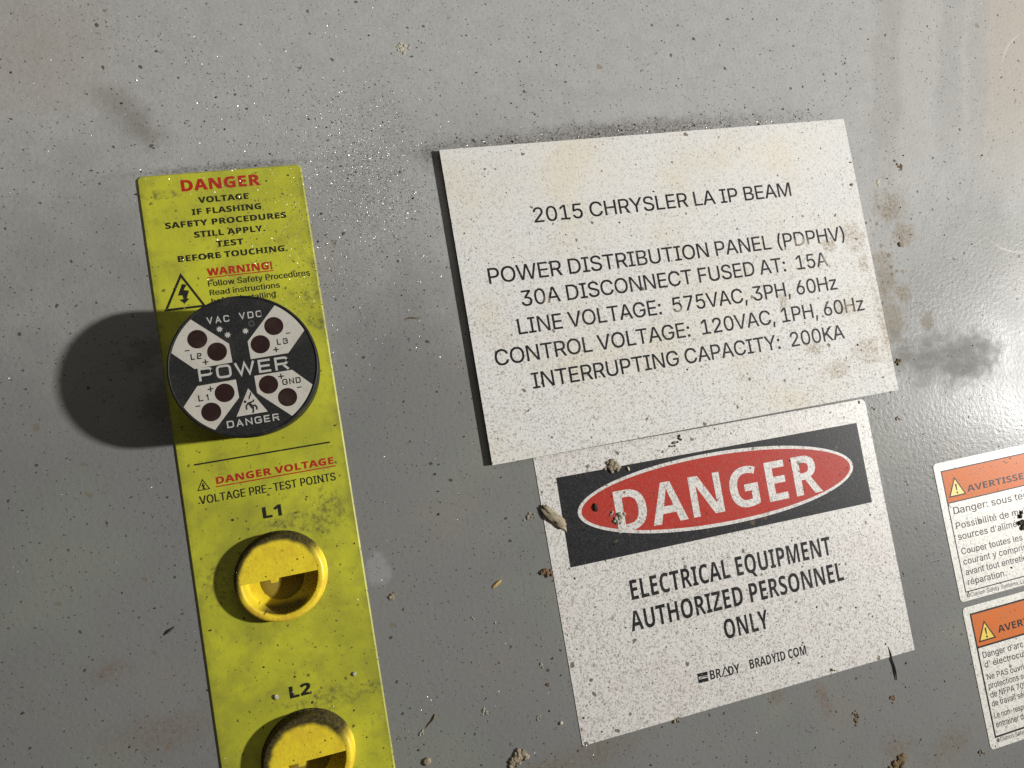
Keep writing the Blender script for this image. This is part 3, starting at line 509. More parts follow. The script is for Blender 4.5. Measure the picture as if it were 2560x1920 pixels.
BOLD = {
" ": (175, ''),
"A": (463, '0,0 109,0 144,114 319,114 354,0 463,0 293,482 168,481 163,463 161,461 156,443 154,441 150,426 148,424 143,406 141,404 136,386 134,384 129,366 127,364 123,349 121,347 116,329 114,327 109,309 107,307 102,289 100,287 96,272 94,270 89,252 87,250 82,232 80,230 75,212 73,210 69,195 67,193 62,175 60,173 55,155 53,153 48,135 46,133 42,118 40,116 35,98 33,96 28,78 26,76 21,58 19,56 15,41 13,39|170,199 177,220 177,224 180,230 180,234 184,243 184,247 187,253 187,257 190,263 190,267 194,276 194,280 197,286 197,290 201,299 201,303 212,333 213,341 215,344 218,359 224,376 230,402 231,405 233,405 295,199'),
"B": (451, '60,0 250,0 281,2 311,8 344,21 345,23 349,24 358,31 370,37 391,59 392,63 394,64 397,71 399,72 399,74 401,75 402,79 405,82 413,106 416,145 413,175 411,178 411,182 408,191 405,195 405,198 402,204 400,205 398,211 384,228 364,238 363,240 357,242 354,245 330,251 330,255 332,256 345,258 362,266 377,279 377,281 384,288 384,290 386,291 387,295 389,296 390,300 394,305 395,311 399,319 402,335 404,353 402,384 392,415 386,422 384,427 381,429 379,434 373,440 367,443 364,447 358,450 356,453 338,459 331,463 303,470 300,472 259,478 221,480 60,480|162,84 162,209 236,209 263,206 282,200 284,197 289,195 300,185 302,179 306,174 309,164 310,156 309,133 306,121 302,116 300,110 289,99 271,89 252,85|162,289 162,396 226,396 255,393 280,384 290,375 290,373 294,369 300,348 297,326 291,312 283,304 278,302 273,297 250,291 231,289'),
"C": (428, '216,-5 261,-7 326,-1 341,4 353,6 386,18 386,103 356,93 352,93 340,88 282,78 259,78 250,80 240,80 218,85 215,87 208,88 203,93 195,97 172,119 167,131 165,132 160,142 151,169 146,199 144,229 145,265 150,303 162,337 167,343 175,359 184,367 184,369 194,379 196,379 198,382 206,386 211,391 235,399 267,402 305,396 310,393 321,390 323,388 326,388 328,386 334,385 341,381 357,376 359,374 365,373 367,371 370,370 372,371 372,374 374,376 374,379 376,381 376,384 378,386 378,389 380,391 380,394 382,396 382,399 384,401 384,404 386,406 389,417 391,419 391,422 393,424 393,427 395,429 395,432 397,434 397,437 399,439 399,442 404,453 369,468 359,469 355,471 345,472 341,474 331,475 327,477 312,479 284,486 226,484 196,478 169,469 155,461 152,461 140,455 137,451 135,451 128,444 126,444 119,437 117,437 91,410 89,405 80,395 78,389 76,388 73,380 71,379 68,371 64,366 49,321 41,277 39,221 40,200 43,187 44,173 51,146 51,141 61,111 75,83 80,78 80,76 82,75 86,67 89,65 91,60 113,38 122,33 132,24 154,13 157,10 173,6 185,1 206,-2'),
"D": (497, '60,0 203,0 257,4 294,13 304,14 352,35 353,37 361,41 363,44 365,44 366,46 380,54 395,67 395,69 401,74 401,76 419,95 423,105 425,106 434,126 436,127 441,137 451,178 454,185 458,237 456,285 454,290 450,317 443,337 443,341 427,375 425,376 425,378 423,379 423,381 421,382 421,384 419,385 411,399 386,424 384,424 380,429 373,433 369,438 365,439 364,441 358,443 357,445 353,446 352,448 346,450 341,454 335,455 320,462 304,466 301,468 293,469 290,471 286,471 283,473 250,478 220,480 60,480|162,84 162,396 240,395 250,394 276,387 286,382 287,380 299,375 302,371 304,371 307,367 309,367 321,356 323,351 326,349 328,344 333,339 344,312 350,282 353,239 343,172 339,167 334,155 332,154 317,124 314,121 307,118 306,116 304,116 303,114 296,111 295,109 291,108 287,104 283,103 276,97 272,96 271,94 209,84'),
"E": (376, '60,0 336,0 336,84 162,84 162,208 324,208 324,291 162,291 162,396 336,396 336,480 60,480'),
"G": (486, '166,9 206,-1 209,-3 271,-7 336,-3 396,9 405,13 409,13 433,21 433,269 242,269 242,185 333,185 333,85 246,79 231,82 213,88 210,91 206,92 205,94 201,95 200,97 196,98 173,122 172,126 170,127 169,131 167,132 166,136 164,137 160,145 160,148 155,157 155,162 152,170 146,201 144,250 148,287 150,290 155,310 158,314 161,324 165,332 167,333 171,343 175,346 179,353 196,370 205,375 211,381 221,385 222,387 246,397 273,401 297,402 321,400 373,387 383,382 386,382 398,375 432,457 385,474 371,476 348,482 314,486 280,486 247,484 213,479 201,474 197,474 177,467 159,458 156,458 149,454 148,452 146,452 145,450 143,450 142,448 132,443 131,441 129,441 128,439 126,439 116,429 109,425 97,413 97,411 91,406 91,404 84,398 84,396 82,395 81,391 79,390 78,386 76,385 76,383 74,382 73,378 71,377 70,373 66,368 66,365 55,343 51,326 46,313 40,268 39,233 42,191 53,133 55,131 55,128 58,124 58,121 61,117 61,114 64,110 64,107 67,103 71,91 74,89 74,87 79,82 81,77 87,71 87,69 92,64 94,59 109,45 111,45 115,40 117,40 122,34 124,34 128,29 138,25 139,23 157,15 158,13'),
"H": (514, '60,0 162,0 162,207 352,207 352,0 453,0 453,480 352,480 352,291 162,291 162,480 60,480'),
"I": (261, '21,0 240,0 240,58 181,85 181,395 240,422 240,480 21,480 21,422 80,395 80,85 21,58'),
"L": (379, '357,0 357,84 162,84 162,480 60,480 60,0'),
"M": (633, '60,0 151,0 145,376 148,376 152,365 155,351 159,342 159,338 163,329 163,325 167,316 170,302 174,293 174,289 178,280 181,266 185,257 185,253 189,244 189,240 193,231 196,217 200,208 200,204 204,195 207,181 211,172 211,168 215,159 218,145 222,136 222,132 226,123 226,119 230,110 230,106 233,100 233,96 237,87 237,83 241,74 241,70 244,64 244,60 248,51 248,47 252,38 252,34 256,25 256,21 263,0 357,0 479,373 480,375 483,375 478,0 573,0 573,480 435,480 314,113 312,113 308,124 308,128 304,137 304,141 300,150 300,154 296,163 296,167 292,176 292,180 288,189 288,193 284,202 284,206 280,215 280,219 276,228 276,232 272,241 272,245 268,254 268,258 264,267 264,271 260,280 260,284 251,309 251,313 247,322 247,326 243,335 243,339 239,348 239,352 235,361 235,365 231,374 231,378 227,387 227,391 223,400 223,404 219,413 219,417 215,426 215,430 211,439 211,443 207,452 207,456 199,480 60,480'),
"N": (546, '60,0 151,0 149,318 145,363 149,362 153,353 158,347 172,320 177,314 191,287 196,281 198,275 200,274 210,254 215,248 217,242 219,241 229,221 234,215 236,209 238,208 240,202 242,201 248,188 253,182 255,176 257,175 259,169 261,168 267,155 272,149 274,143 276,142 278,136 280,135 286,122 291,116 293,110 295,109 297,103 299,102 305,89 310,83 312,77 314,76 316,70 318,69 320,63 322,62 324,56 329,50 331,44 333,43 335,37 337,36 339,30 341,29 343,23 348,17 356,1 486,0 486,480 394,480 399,120 396,121 392,130 387,136 381,149 376,155 366,175 361,181 355,194 350,200 340,220 335,226 329,239 324,245 314,265 309,271 303,284 298,290 296,296 294,297 292,303 290,304 288,310 283,316 281,322 279,323 277,329 272,335 270,341 268,342 266,348 264,349 262,355 257,361 255,367 253,368 251,374 246,380 244,386 242,387 240,393 238,394 236,400 231,406 229,412 227,413 225,419 220,425 218,431 216,432 214,438 212,439 210,445 205,451 203,457 201,458 199,464 197,465 190,479 60,480'),
"O": (535, '199,0 222,-3 227,-5 258,-7 308,-5 341,1 368,10 380,17 383,17 397,24 402,29 407,31 409,34 414,36 416,39 421,41 440,60 440,62 449,72 451,77 457,83 459,89 461,90 466,102 468,103 472,111 473,117 477,124 478,130 483,141 490,169 496,231 495,268 491,306 480,348 473,363 472,369 465,383 463,384 457,398 451,404 451,406 440,419 440,421 421,440 419,440 418,442 416,442 415,444 413,444 412,446 410,446 397,456 383,462 382,464 370,470 361,473 357,473 341,479 308,485 277,487 227,485 222,483 194,479 188,476 174,473 165,470 153,464 152,462 138,456 137,454 135,454 134,452 132,452 131,450 117,442 91,416 88,410 77,398 74,390 72,389 67,377 65,376 62,370 52,340 50,328 45,313 40,280 39,259 40,202 45,169 50,154 52,142 62,112 69,98 71,97 77,83 81,80 81,78 88,71 91,65 117,39 119,39 121,36 126,34 128,31 133,29 138,24 150,18 153,18 165,11|236,81 227,85 211,89 210,91 208,91 207,93 193,101 180,115 180,117 175,121 166,140 162,145 152,176 147,214 146,249 148,279 152,298 152,305 163,339 165,340 175,360 180,364 180,366 193,380 195,380 196,382 198,382 211,392 227,396 236,400 261,402 291,401 300,400 324,392 325,390 327,390 328,388 342,380 361,360 366,348 368,347 373,337 382,310 388,267 389,231 387,202 383,183 383,176 374,147 361,121 342,101 340,101 339,99 337,99 324,89 300,81 290,80 260,79'),
"P": (422, '60,0 162,0 162,171 243,172 270,176 277,179 292,182 317,193 318,195 322,196 329,202 336,205 358,226 358,228 364,233 365,237 367,238 380,264 387,287 392,326 389,365 387,368 381,393 368,419 362,424 362,426 355,432 355,434 347,442 339,446 337,449 335,449 325,457 318,459 314,462 311,462 307,465 304,465 300,468 297,468 295,470 250,478 221,480 60,480|162,254 162,396 212,396 239,393 244,392 268,380 275,371 275,369 278,367 282,359 284,358 289,329 287,307 282,292 279,289 276,282 265,271 261,270 260,268 254,266 251,263 236,258 206,254'),
"Q": (535, '493,-114 484,-105 484,-103 475,-95 475,-93 466,-85 466,-83 457,-75 457,-73 448,-65 448,-63 439,-55 439,-53 431,-46 431,-44 422,-36 422,-34 413,-26 413,-24 404,-16 404,-14 395,-6 395,-4 386,4 386,6 377,14 378,16 407,30 411,35 413,35 417,40 419,40 423,45 425,45 435,55 435,57 440,61 440,63 445,67 445,69 450,73 453,80 455,81 455,83 457,84 460,91 462,92 462,94 464,95 465,99 468,102 468,105 470,107 471,113 473,115 473,118 475,120 476,126 481,137 482,145 488,163 494,198 496,230 495,268 491,306 480,348 473,363 472,369 465,383 463,384 457,398 451,404 451,406 440,419 440,421 421,440 419,440 418,442 416,442 415,444 413,444 412,446 410,446 397,456 383,462 382,464 370,470 357,473 351,476 347,476 341,479 308,485 259,487 227,485 222,483 194,479 188,476 174,473 165,470 153,464 152,462 138,456 137,454 135,454 134,452 132,452 131,450 117,442 91,416 88,410 77,398 74,390 72,389 67,377 65,376 62,370 52,340 50,328 45,313 40,280 39,259 40,202 44,174 52,142 62,112 69,98 71,97 77,83 81,80 81,78 88,71 91,65 117,39 119,39 121,36 126,34 128,31 133,29 138,24 150,18 153,18 165,11 195,1 222,-3 227,-5 275,-7 363,-114|236,81 227,85 211,89 210,91 208,91 207,93 193,101 180,115 180,117 175,121 166,140 162,145 152,176 147,214 146,249 148,279 152,298 152,305 163,339 165,340 175,360 180,364 180,366 193,380 195,380 196,382 198,382 211,392 227,396 236,400 261,402 291,401 300,400 324,392 325,390 327,390 328,388 342,380 361,360 366,348 368,347 373,337 382,310 388,267 389,231 387,202 383,183 383,176 374,147 361,121 342,101 340,101 339,99 337,99 324,89 300,81 290,80 260,79'),
"R": (443, '60,0 162,0 162,184 216,184 218,182 219,178 223,174 227,165 229,164 232,157 236,153 240,144 244,140 245,136 249,132 253,123 257,119 258,115 262,111 266,102 270,98 271,94 275,90 276,86 280,82 284,73 288,69 289,65 293,61 297,52 301,48 302,44 306,40 307,36 309,35 310,31 314,27 315,23 319,19 320,15 322,14 323,10 325,9 330,0 443,0 439,7 437,8 437,10 435,11 435,13 433,14 433,16 431,17 431,19 428,21 428,23 422,30 422,32 420,33 420,35 418,36 418,38 416,39 416,41 414,42 414,44 412,45 412,47 410,48 410,50 408,51 408,53 406,54 406,56 404,57 404,59 402,60 402,62 399,64 399,66 397,67 397,69 395,70 395,72 393,73 393,75 391,76 391,78 389,79 389,81 387,82 387,84 385,85 385,87 383,88 383,90 381,91 373,105 370,107 370,109 368,110 368,112 366,113 366,115 364,116 364,118 362,119 362,121 360,122 360,124 358,125 358,127 356,128 356,130 354,131 346,145 343,147 343,149 341,150 341,152 339,153 339,155 337,156 337,158 335,159 335,161 333,162 333,164 331,165 331,167 329,168 329,170 327,171 327,173 325,174 317,188 314,190 314,192 312,193 312,195 302,208 303,210 313,214 314,216 326,221 329,225 331,225 334,229 341,233 345,238 352,242 365,255 370,265 372,266 377,276 379,277 382,286 385,290 391,318 392,342 389,372 385,381 385,385 380,400 377,403 376,407 374,408 365,425 346,444 342,445 341,447 333,450 332,452 324,455 323,457 317,460 308,462 295,468 282,472 275,472 249,477 208,480 60,480|162,267 162,396 231,394 238,393 267,382 278,371 281,364 283,363 287,351 289,337 287,316 285,313 283,303 279,298 277,292 268,283 262,281 261,279 240,271 221,268'),
"S": (370, '32,21 35,21 37,19 43,18 50,14 71,7 79,6 93,1 127,-5 174,-7 209,-4 246,4 248,6 271,14 277,19 287,24 288,26 292,27 317,51 320,58 322,59 325,66 332,75 337,95 340,101 343,128 340,170 329,197 324,202 322,207 319,209 317,214 314,216 312,221 302,231 300,231 296,236 294,236 290,241 284,243 283,245 273,249 272,251 264,254 263,256 253,260 252,262 242,266 241,268 231,272 230,274 222,277 221,279 211,283 210,285 198,290 197,292 181,299 180,301 170,305 169,307 157,313 141,329 137,340 136,347 137,365 143,380 159,394 180,401 202,402 225,400 245,393 249,393 276,384 287,382 295,378 298,378 302,375 305,375 307,373 309,374 309,377 312,381 316,394 319,398 319,401 321,403 321,406 326,415 326,418 328,420 328,423 330,425 330,428 333,432 333,435 335,437 335,440 341,453 267,479 253,480 220,486 190,486 161,484 152,481 133,478 103,466 102,464 100,464 99,462 97,462 96,460 82,452 60,430 53,416 48,410 42,392 42,388 39,382 36,345 39,318 47,294 56,278 59,276 63,268 72,258 74,258 77,254 79,254 82,250 89,246 93,241 95,241 113,225 199,182 200,180 218,172 220,169 226,166 237,154 238,149 241,145 244,131 244,123 243,116 238,103 236,102 235,98 224,88 222,88 218,84 209,81 184,77 144,79 122,83 31,117'),
"T": (389, '144,0 245,0 245,395 375,395 375,480 13,480 13,395 144,395'),
"U": (508, '133,21 141,17 144,17 167,5 188,1 196,-2 201,-2 205,-4 245,-7 288,-5 315,-1 330,4 338,5 364,16 365,18 369,19 370,21 374,22 378,26 385,29 417,60 420,67 422,68 422,70 424,71 424,73 426,74 427,78 431,83 431,86 436,94 445,120 451,163 451,480 349,480 349,174 345,141 337,119 335,118 329,107 315,93 295,84 291,84 280,80 267,79 230,80 209,86 205,89 195,92 179,107 176,113 172,116 164,138 163,148 160,157 158,179 158,480 57,480 57,165 60,131 62,128 70,97 85,67 91,62 91,60 96,56 96,54 110,39 112,39 115,35 117,35 124,28 130,25'),
"V": (437, '163,0 274,1 286,40 288,42 299,78 301,80 313,119 315,121 327,160 329,162 340,198 342,200 354,239 356,241 368,280 370,282 381,318 383,320 395,359 397,361 409,400 411,402 437,480 334,480 324,450 324,446 319,434 319,430 314,418 314,414 309,402 309,398 304,386 304,382 299,370 299,366 294,354 294,350 289,338 289,334 284,322 280,305 275,293 275,289 270,277 270,273 265,261 265,257 260,245 260,241 255,229 255,225 250,213 250,209 245,197 245,193 240,181 240,177 235,165 235,161 230,149 219,91 217,91 206,149 197,174 197,178 193,187 193,191 189,200 189,204 180,229 180,233 176,242 176,246 167,271 167,275 163,284 163,288 159,297 159,301 155,310 155,314 150,326 150,330 146,339 146,343 142,352 142,356 137,368 137,372 133,381 133,385 129,394 129,398 124,410 124,414 120,423 120,427 116,436 116,440 112,449 112,453 103,480 0,480'),
"Y": (419, '159,0 260,0 260,188 264,193 269,205 271,206 275,216 277,217 288,240 290,241 294,251 296,252 307,275 309,276 313,286 315,287 326,310 328,311 332,321 334,322 338,332 340,333 345,345 347,346 351,356 353,357 358,369 360,370 364,380 366,381 370,391 372,392 377,404 379,405 383,415 385,416 389,426 391,427 396,439 398,440 402,450 404,451 408,461 410,462 419,480 310,480 236,332 234,331 211,283 209,283 186,331 184,332 110,480 0,480 10,460 12,459 18,445 20,444 25,432 27,431 33,417 35,416 41,402 43,401 48,389 50,388 56,374 58,373 63,361 65,360 71,346 73,345 78,333 80,332 86,318 88,317 94,303 96,302 101,290 103,289 109,275 111,274 116,262 118,261 124,247 126,246 131,234 133,233 139,219 141,218 147,204 149,203 154,191 156,190 159,184'),
"Z": (389, '16,0 373,0 373,84 137,84 144,93 144,95 146,96 146,98 149,100 155,111 158,113 162,121 165,123 169,131 172,133 178,144 181,146 185,154 188,156 192,164 195,166 201,177 204,179 208,187 211,189 215,197 218,199 224,210 227,212 231,220 234,222 238,230 241,232 241,234 243,235 247,243 250,245 254,253 257,255 261,263 264,265 264,267 266,268 270,276 273,278 277,286 280,288 284,296 287,298 287,300 289,301 293,309 296,311 300,319 303,321 307,329 310,331 316,342 319,344 323,352 326,354 330,362 333,364 339,375 342,377 346,385 349,387 353,395 356,397 362,408 367,413 367,480 22,480 22,396 246,395 241,390 235,379 232,377 232,375 225,367 221,359 218,357 212,346 209,344 209,342 202,334 198,326 195,324 189,313 186,311 186,309 179,301 175,293 172,291 166,280 163,278 163,276 156,268 152,260 149,258 143,247 140,245 140,243 133,235 129,227 126,225 120,214 117,212 117,210 110,202 106,194 103,192 97,181 94,179 94,177 87,169 83,161 80,159 74,148 71,146 71,144 64,136 60,128 57,126 51,115 48,113 44,105 41,103 41,101 34,93 28,82 25,80 21,72 16,67'),
}
BLACK = {
" ": (194, ''),
"!": (200, '41,-20 50,-24 53,-27 60,-29 120,-29 127,-27 128,-25 137,-21 145,-13 146,-9 149,-6 152,12 152,62 150,75 146,84 134,96 120,101 60,101 46,96 35,86 30,75 28,62 28,13 31,-6 33,-7 36,-14|51,115 129,115 146,450 146,500 34,500 34,450'),
".": (199, '49,-12 67,-21 112,-21 119,-19 120,-17 129,-13 137,-5 138,-1 141,2 144,20 144,54 142,67 138,76 126,88 112,93 68,93 54,88 43,78 38,67 36,54 36,21 39,2 41,1 44,-6'),
"1": (403, '164,-12 289,-12 289,492 181,492 178,488 176,488 173,484 171,484 168,480 166,480 163,476 161,476 158,472 156,472 153,468 151,468 148,464 146,464 143,460 141,460 138,456 136,456 133,452 131,452 128,448 126,448 123,444 121,444 118,440 116,440 108,432 102,429 99,425 97,425 94,421 92,421 89,417 87,417 84,413 82,413 79,409 77,409 74,405 72,405 69,401 67,401 64,397 62,397 59,393 57,393 54,389 52,389 49,385 47,385 44,381 42,381 39,377 37,377 28,369 28,344 32,341 32,339 36,336 36,334 40,331 40,329 44,326 44,324 53,315 53,313 57,310 57,308 61,305 61,303 65,300 65,298 69,295 69,293 77,284 102,284 107,290 109,290 114,296 116,296 121,302 123,302 128,308 130,308 135,314 137,314 142,320 144,320 148,325 150,325 155,331 157,331 162,337 164,337 167,340'),
"2": (403, '15,-12 374,-12 374,97 185,97 316,227 318,232 321,234 323,239 326,241 328,246 331,248 331,250 339,260 342,268 346,273 346,276 349,280 349,283 354,294 358,310 361,335 361,373 356,405 347,427 345,428 342,436 337,441 332,450 321,461 319,461 316,465 314,465 312,468 310,468 307,472 303,473 302,475 270,490 235,497 160,498 146,495 131,494 95,483 91,480 88,480 78,474 69,471 64,466 62,466 61,464 53,460 51,457 43,453 41,450 39,450 38,448 30,444 28,441 23,439 14,430 14,405 20,400 20,398 25,394 25,392 31,387 31,385 36,381 36,379 42,374 42,372 47,368 47,366 53,361 53,359 58,355 58,353 64,348 64,346 69,341 94,341 106,352 108,352 109,354 111,354 112,356 114,356 115,358 117,358 118,360 120,360 133,370 149,378 186,389 192,389 205,385 218,378 227,369 234,352 234,346 226,311 223,308 222,304 220,303 219,299 217,298 216,294 214,293 213,289 205,281 205,279 194,267 194,265 149,221 149,219 105,176 105,174 15,84'),
"A": (482, '-12,-12 121,-12 156,102 307,102 342,-12 475,-12 475,13 470,28 468,30 464,45 462,47 458,62 456,64 452,79 450,81 446,96 444,98 433,133 431,135 427,150 425,152 421,167 419,169 415,184 413,186 409,201 407,203 403,218 401,220 397,235 395,237 391,252 389,254 385,269 383,271 379,286 377,288 373,303 371,305 367,320 365,322 361,337 359,339 355,354 353,356 348,374 346,376 342,391 340,393 336,408 334,410 330,425 328,427 324,442 322,444 318,459 316,461 305,494 156,493 151,475 149,473 144,455 142,453 138,438 136,436 131,418 129,416 124,398 122,396 117,378 115,376 111,361 109,359 104,341 102,339 97,321 95,319 90,301 88,299 84,284 82,282 77,264 75,262 70,244 68,242 63,224 61,222 57,207 55,205 50,187 48,185 43,167 41,165 36,147 34,145 30,130 28,128 23,110 21,108 16,90 14,88 9,70 7,68 3,53 1,51 -4,33 -6,31 -12,13|189,211 202,251 202,255 206,264 206,268 209,274 209,278 213,287 213,291 218,302 219,310 224,321 225,329 233,354 233,350 237,341 237,337 240,331 240,327 243,321 243,317 247,308 247,304 250,298 250,294 253,288 253,284 256,278 256,274 260,265 260,261 263,255 263,251 276,211'),
"B": (470, '48,-12 262,-12 293,-10 323,-4 336,2 339,2 341,4 344,4 346,6 349,6 351,8 354,8 357,11 369,17 370,19 382,25 401,44 404,51 406,52 409,59 411,60 411,62 413,63 414,67 417,70 425,94 428,122 428,157 425,187 417,210 414,216 412,217 410,223 403,231 403,233 396,240 376,250 372,254 374,254 381,261 383,261 393,272 393,274 396,276 399,283 401,284 402,288 404,289 407,299 409,301 412,311 416,341 416,375 413,402 403,429 398,434 396,439 393,441 391,446 385,452 379,455 376,459 370,462 368,465 350,471 343,475 315,482 312,484 271,490 233,492 48,492|174,96 174,197 224,197 256,193 270,188 272,185 277,183 288,173 290,167 294,162 297,152 295,136 288,122 270,106 256,100 240,97|174,301 174,384 214,384 243,381 268,372 278,363 278,361 282,357 286,346 283,332 279,324 271,316 266,314 261,309 232,302'),
"C": (447, '173,-11 216,-18 273,-19 338,-13 353,-8 365,-6 398,6 398,115 372,115 328,100 299,96 276,91 252,92 230,97 227,99 220,100 215,105 207,109 184,131 179,143 177,144 172,154 163,181 157,223 157,253 162,291 174,325 179,331 187,347 196,355 196,357 206,367 208,367 210,370 218,374 223,379 247,387 269,388 296,383 298,381 304,380 306,378 309,378 311,376 322,373 324,371 335,368 337,366 340,366 342,364 345,364 358,358 384,359 384,362 386,364 386,367 388,369 388,372 390,374 390,377 400,399 401,405 403,407 403,410 405,412 405,415 407,417 407,420 409,422 409,425 416,440 416,465 381,480 371,481 367,483 357,484 353,486 343,487 339,489 324,491 296,498 243,498 214,496 184,490 157,481 143,473 140,473 128,467 125,463 123,463 116,456 114,456 107,449 105,449 82,426 77,417 68,407 66,401 64,400 61,392 59,391 56,383 52,378 51,372 49,370 48,364 46,362 46,359 41,348 39,336 34,321 29,289 27,260 28,188 31,175 32,161 39,134 39,129 49,99 63,71 68,66 74,55 77,53 79,48 101,26 110,21 120,12 142,1 143,-1'),
"D": (516, '48,-12 215,-12 269,-8 306,1 316,2 364,23 365,25 373,29 375,32 377,32 378,34 392,42 407,55 407,57 413,62 413,64 431,83 435,93 437,94 446,114 448,115 453,125 463,166 466,173 470,225 470,266 468,297 466,302 462,329 455,349 455,353 439,387 437,388 437,390 435,391 435,393 433,394 433,396 431,397 423,411 398,436 396,436 392,441 385,445 381,450 377,451 376,453 370,455 369,457 365,458 364,460 358,462 353,466 347,467 332,474 316,478 313,480 305,481 302,483 298,483 295,485 262,490 232,492 48,492|174,96 174,384 228,383 238,382 253,377 261,376 287,363 290,359 292,359 295,355 297,355 309,344 311,339 314,337 316,332 321,327 324,317 331,303 338,270 340,249 331,184 327,179 322,167 320,166 305,136 302,133 295,130 294,128 292,128 291,126 284,123 283,121 279,120 275,116 271,115 264,109 260,108 259,106 197,96'),
"E": (395, '48,-12 348,-12 348,96 174,96 174,196 336,196 336,303 174,303 174,384 348,384 348,492 48,492'),
"F": (388, '48,-12 173,-12 173,177 335,177 335,285 173,285 173,384 347,384 347,492 48,492'),
"G": (505, '116,17 126,13 127,11 145,3 146,1 154,-3 161,-4 164,-6 172,-7 197,-15 244,-19 283,-19 348,-15 408,-3 417,1 421,1 445,9 445,281 230,281 230,173 321,173 321,97 253,92 225,100 222,103 218,104 217,106 213,107 212,109 208,110 185,134 168,166 164,187 161,195 161,200 159,204 157,228 157,254 159,261 159,269 167,298 183,331 208,358 217,363 223,369 233,373 234,375 242,379 262,386 285,389 309,388 361,375 371,370 374,370 385,363 410,363 444,444 443,470 393,487 383,488 360,494 326,498 268,498 235,496 207,492 170,481 168,479 165,479 161,476 158,476 154,473 151,473 147,470 140,468 130,460 126,459 125,457 114,451 104,441 97,437 85,425 85,423 79,418 79,416 72,410 66,398 64,397 58,385 56,384 54,377 50,371 50,368 45,360 33,320 29,292 27,261 27,221 31,170 41,121 43,119 43,116 46,112 46,109 49,105 49,102 52,98 52,95 55,91 59,79 62,77 62,75 67,70 69,65 75,59 75,57 80,52 82,47 97,33 99,33 103,28 105,28 110,22 112,22'),
"H": (533, '48,-12 174,-12 174,195 340,195 340,-12 465,-12 465,492 340,492 340,303 174,303 174,492 48,492'),
"I": (280, '9,-12 252,-12 252,70 193,97 193,383 252,410 252,492 9,492 9,410 68,383 68,97 9,70'),
"L": (398, '369,-12 369,96 174,96 174,492 48,492 48,-12'),
"N": (565, '48,-12 163,-12 161,307 345,-12 498,-12 498,492 382,492 386,173 384,174 378,187 373,193 367,206 362,212 352,232 347,238 341,251 336,257 326,277 321,283 315,296 310,302 300,322 295,328 289,341 284,347 274,367 269,373 267,379 265,380 263,386 258,392 256,398 254,399 252,405 250,406 248,412 243,418 241,424 239,425 237,431 232,437 230,443 228,444 226,450 224,451 222,457 220,458 219,462 217,463 215,469 213,470 211,476 209,477 208,481 206,482 201,492 48,492'),
"O": (554, '183,-11 227,-18 289,-19 320,-17 331,-14 343,-13 380,-2 412,14 414,17 416,17 421,22 426,24 428,27 433,29 452,48 452,50 461,60 463,65 469,71 478,90 480,91 495,129 502,157 506,188 508,219 508,261 506,293 502,324 497,339 495,351 490,362 489,368 487,370 487,373 485,375 484,381 477,395 475,396 469,410 463,416 463,418 452,431 452,433 433,452 431,452 430,454 428,454 427,456 425,456 424,458 422,458 409,468 395,474 394,476 382,482 369,485 363,488 359,488 353,491 320,497 289,499 247,499 215,497 210,495 182,491 176,488 172,488 166,485 153,482 141,476 140,474 126,468 125,466 123,466 122,464 120,464 119,462 105,454 79,428 76,422 65,410 55,389 53,388 40,352 38,340 33,325 28,292 27,211 28,190 33,157 38,142 40,130 50,100 57,86 59,85 65,71 69,68 69,66 76,59 79,53 105,27 107,27 109,24 114,22 116,19 121,17 126,12 138,6 141,6 153,-1|257,92 248,93 239,97 223,101 222,103 220,103 219,105 205,113 192,127 192,129 187,133 178,152 174,157 164,188 159,226 159,255 165,298 174,325 177,328 179,334 181,335 187,348 198,359 198,361 205,368 207,368 208,370 210,370 223,380 239,384 248,388 279,389 288,388 312,380 313,378 315,378 316,376 330,368 349,348 354,336 356,335 361,325 370,298 375,267 376,226 370,183 362,159 349,133 330,113 328,113 327,111 325,111 312,101 288,93'),
"P": (441, '48,-12 174,-12 174,159 255,160 282,164 289,167 304,170 329,181 330,183 334,184 341,190 348,193 376,221 392,252 400,281 402,306 404,314 404,348 401,377 399,380 393,405 380,431 374,436 374,438 367,444 367,446 359,454 351,458 349,461 347,461 337,469 330,471 326,474 323,474 319,477 316,477 312,480 309,480 307,482 262,490 233,492 48,492|174,266 174,384 200,384 227,381 232,380 256,368 263,359 263,357 266,355 270,347 272,346 275,330 275,319 270,304 267,301 264,294 253,283 249,282 248,280 242,278 239,275 224,270 207,267'),
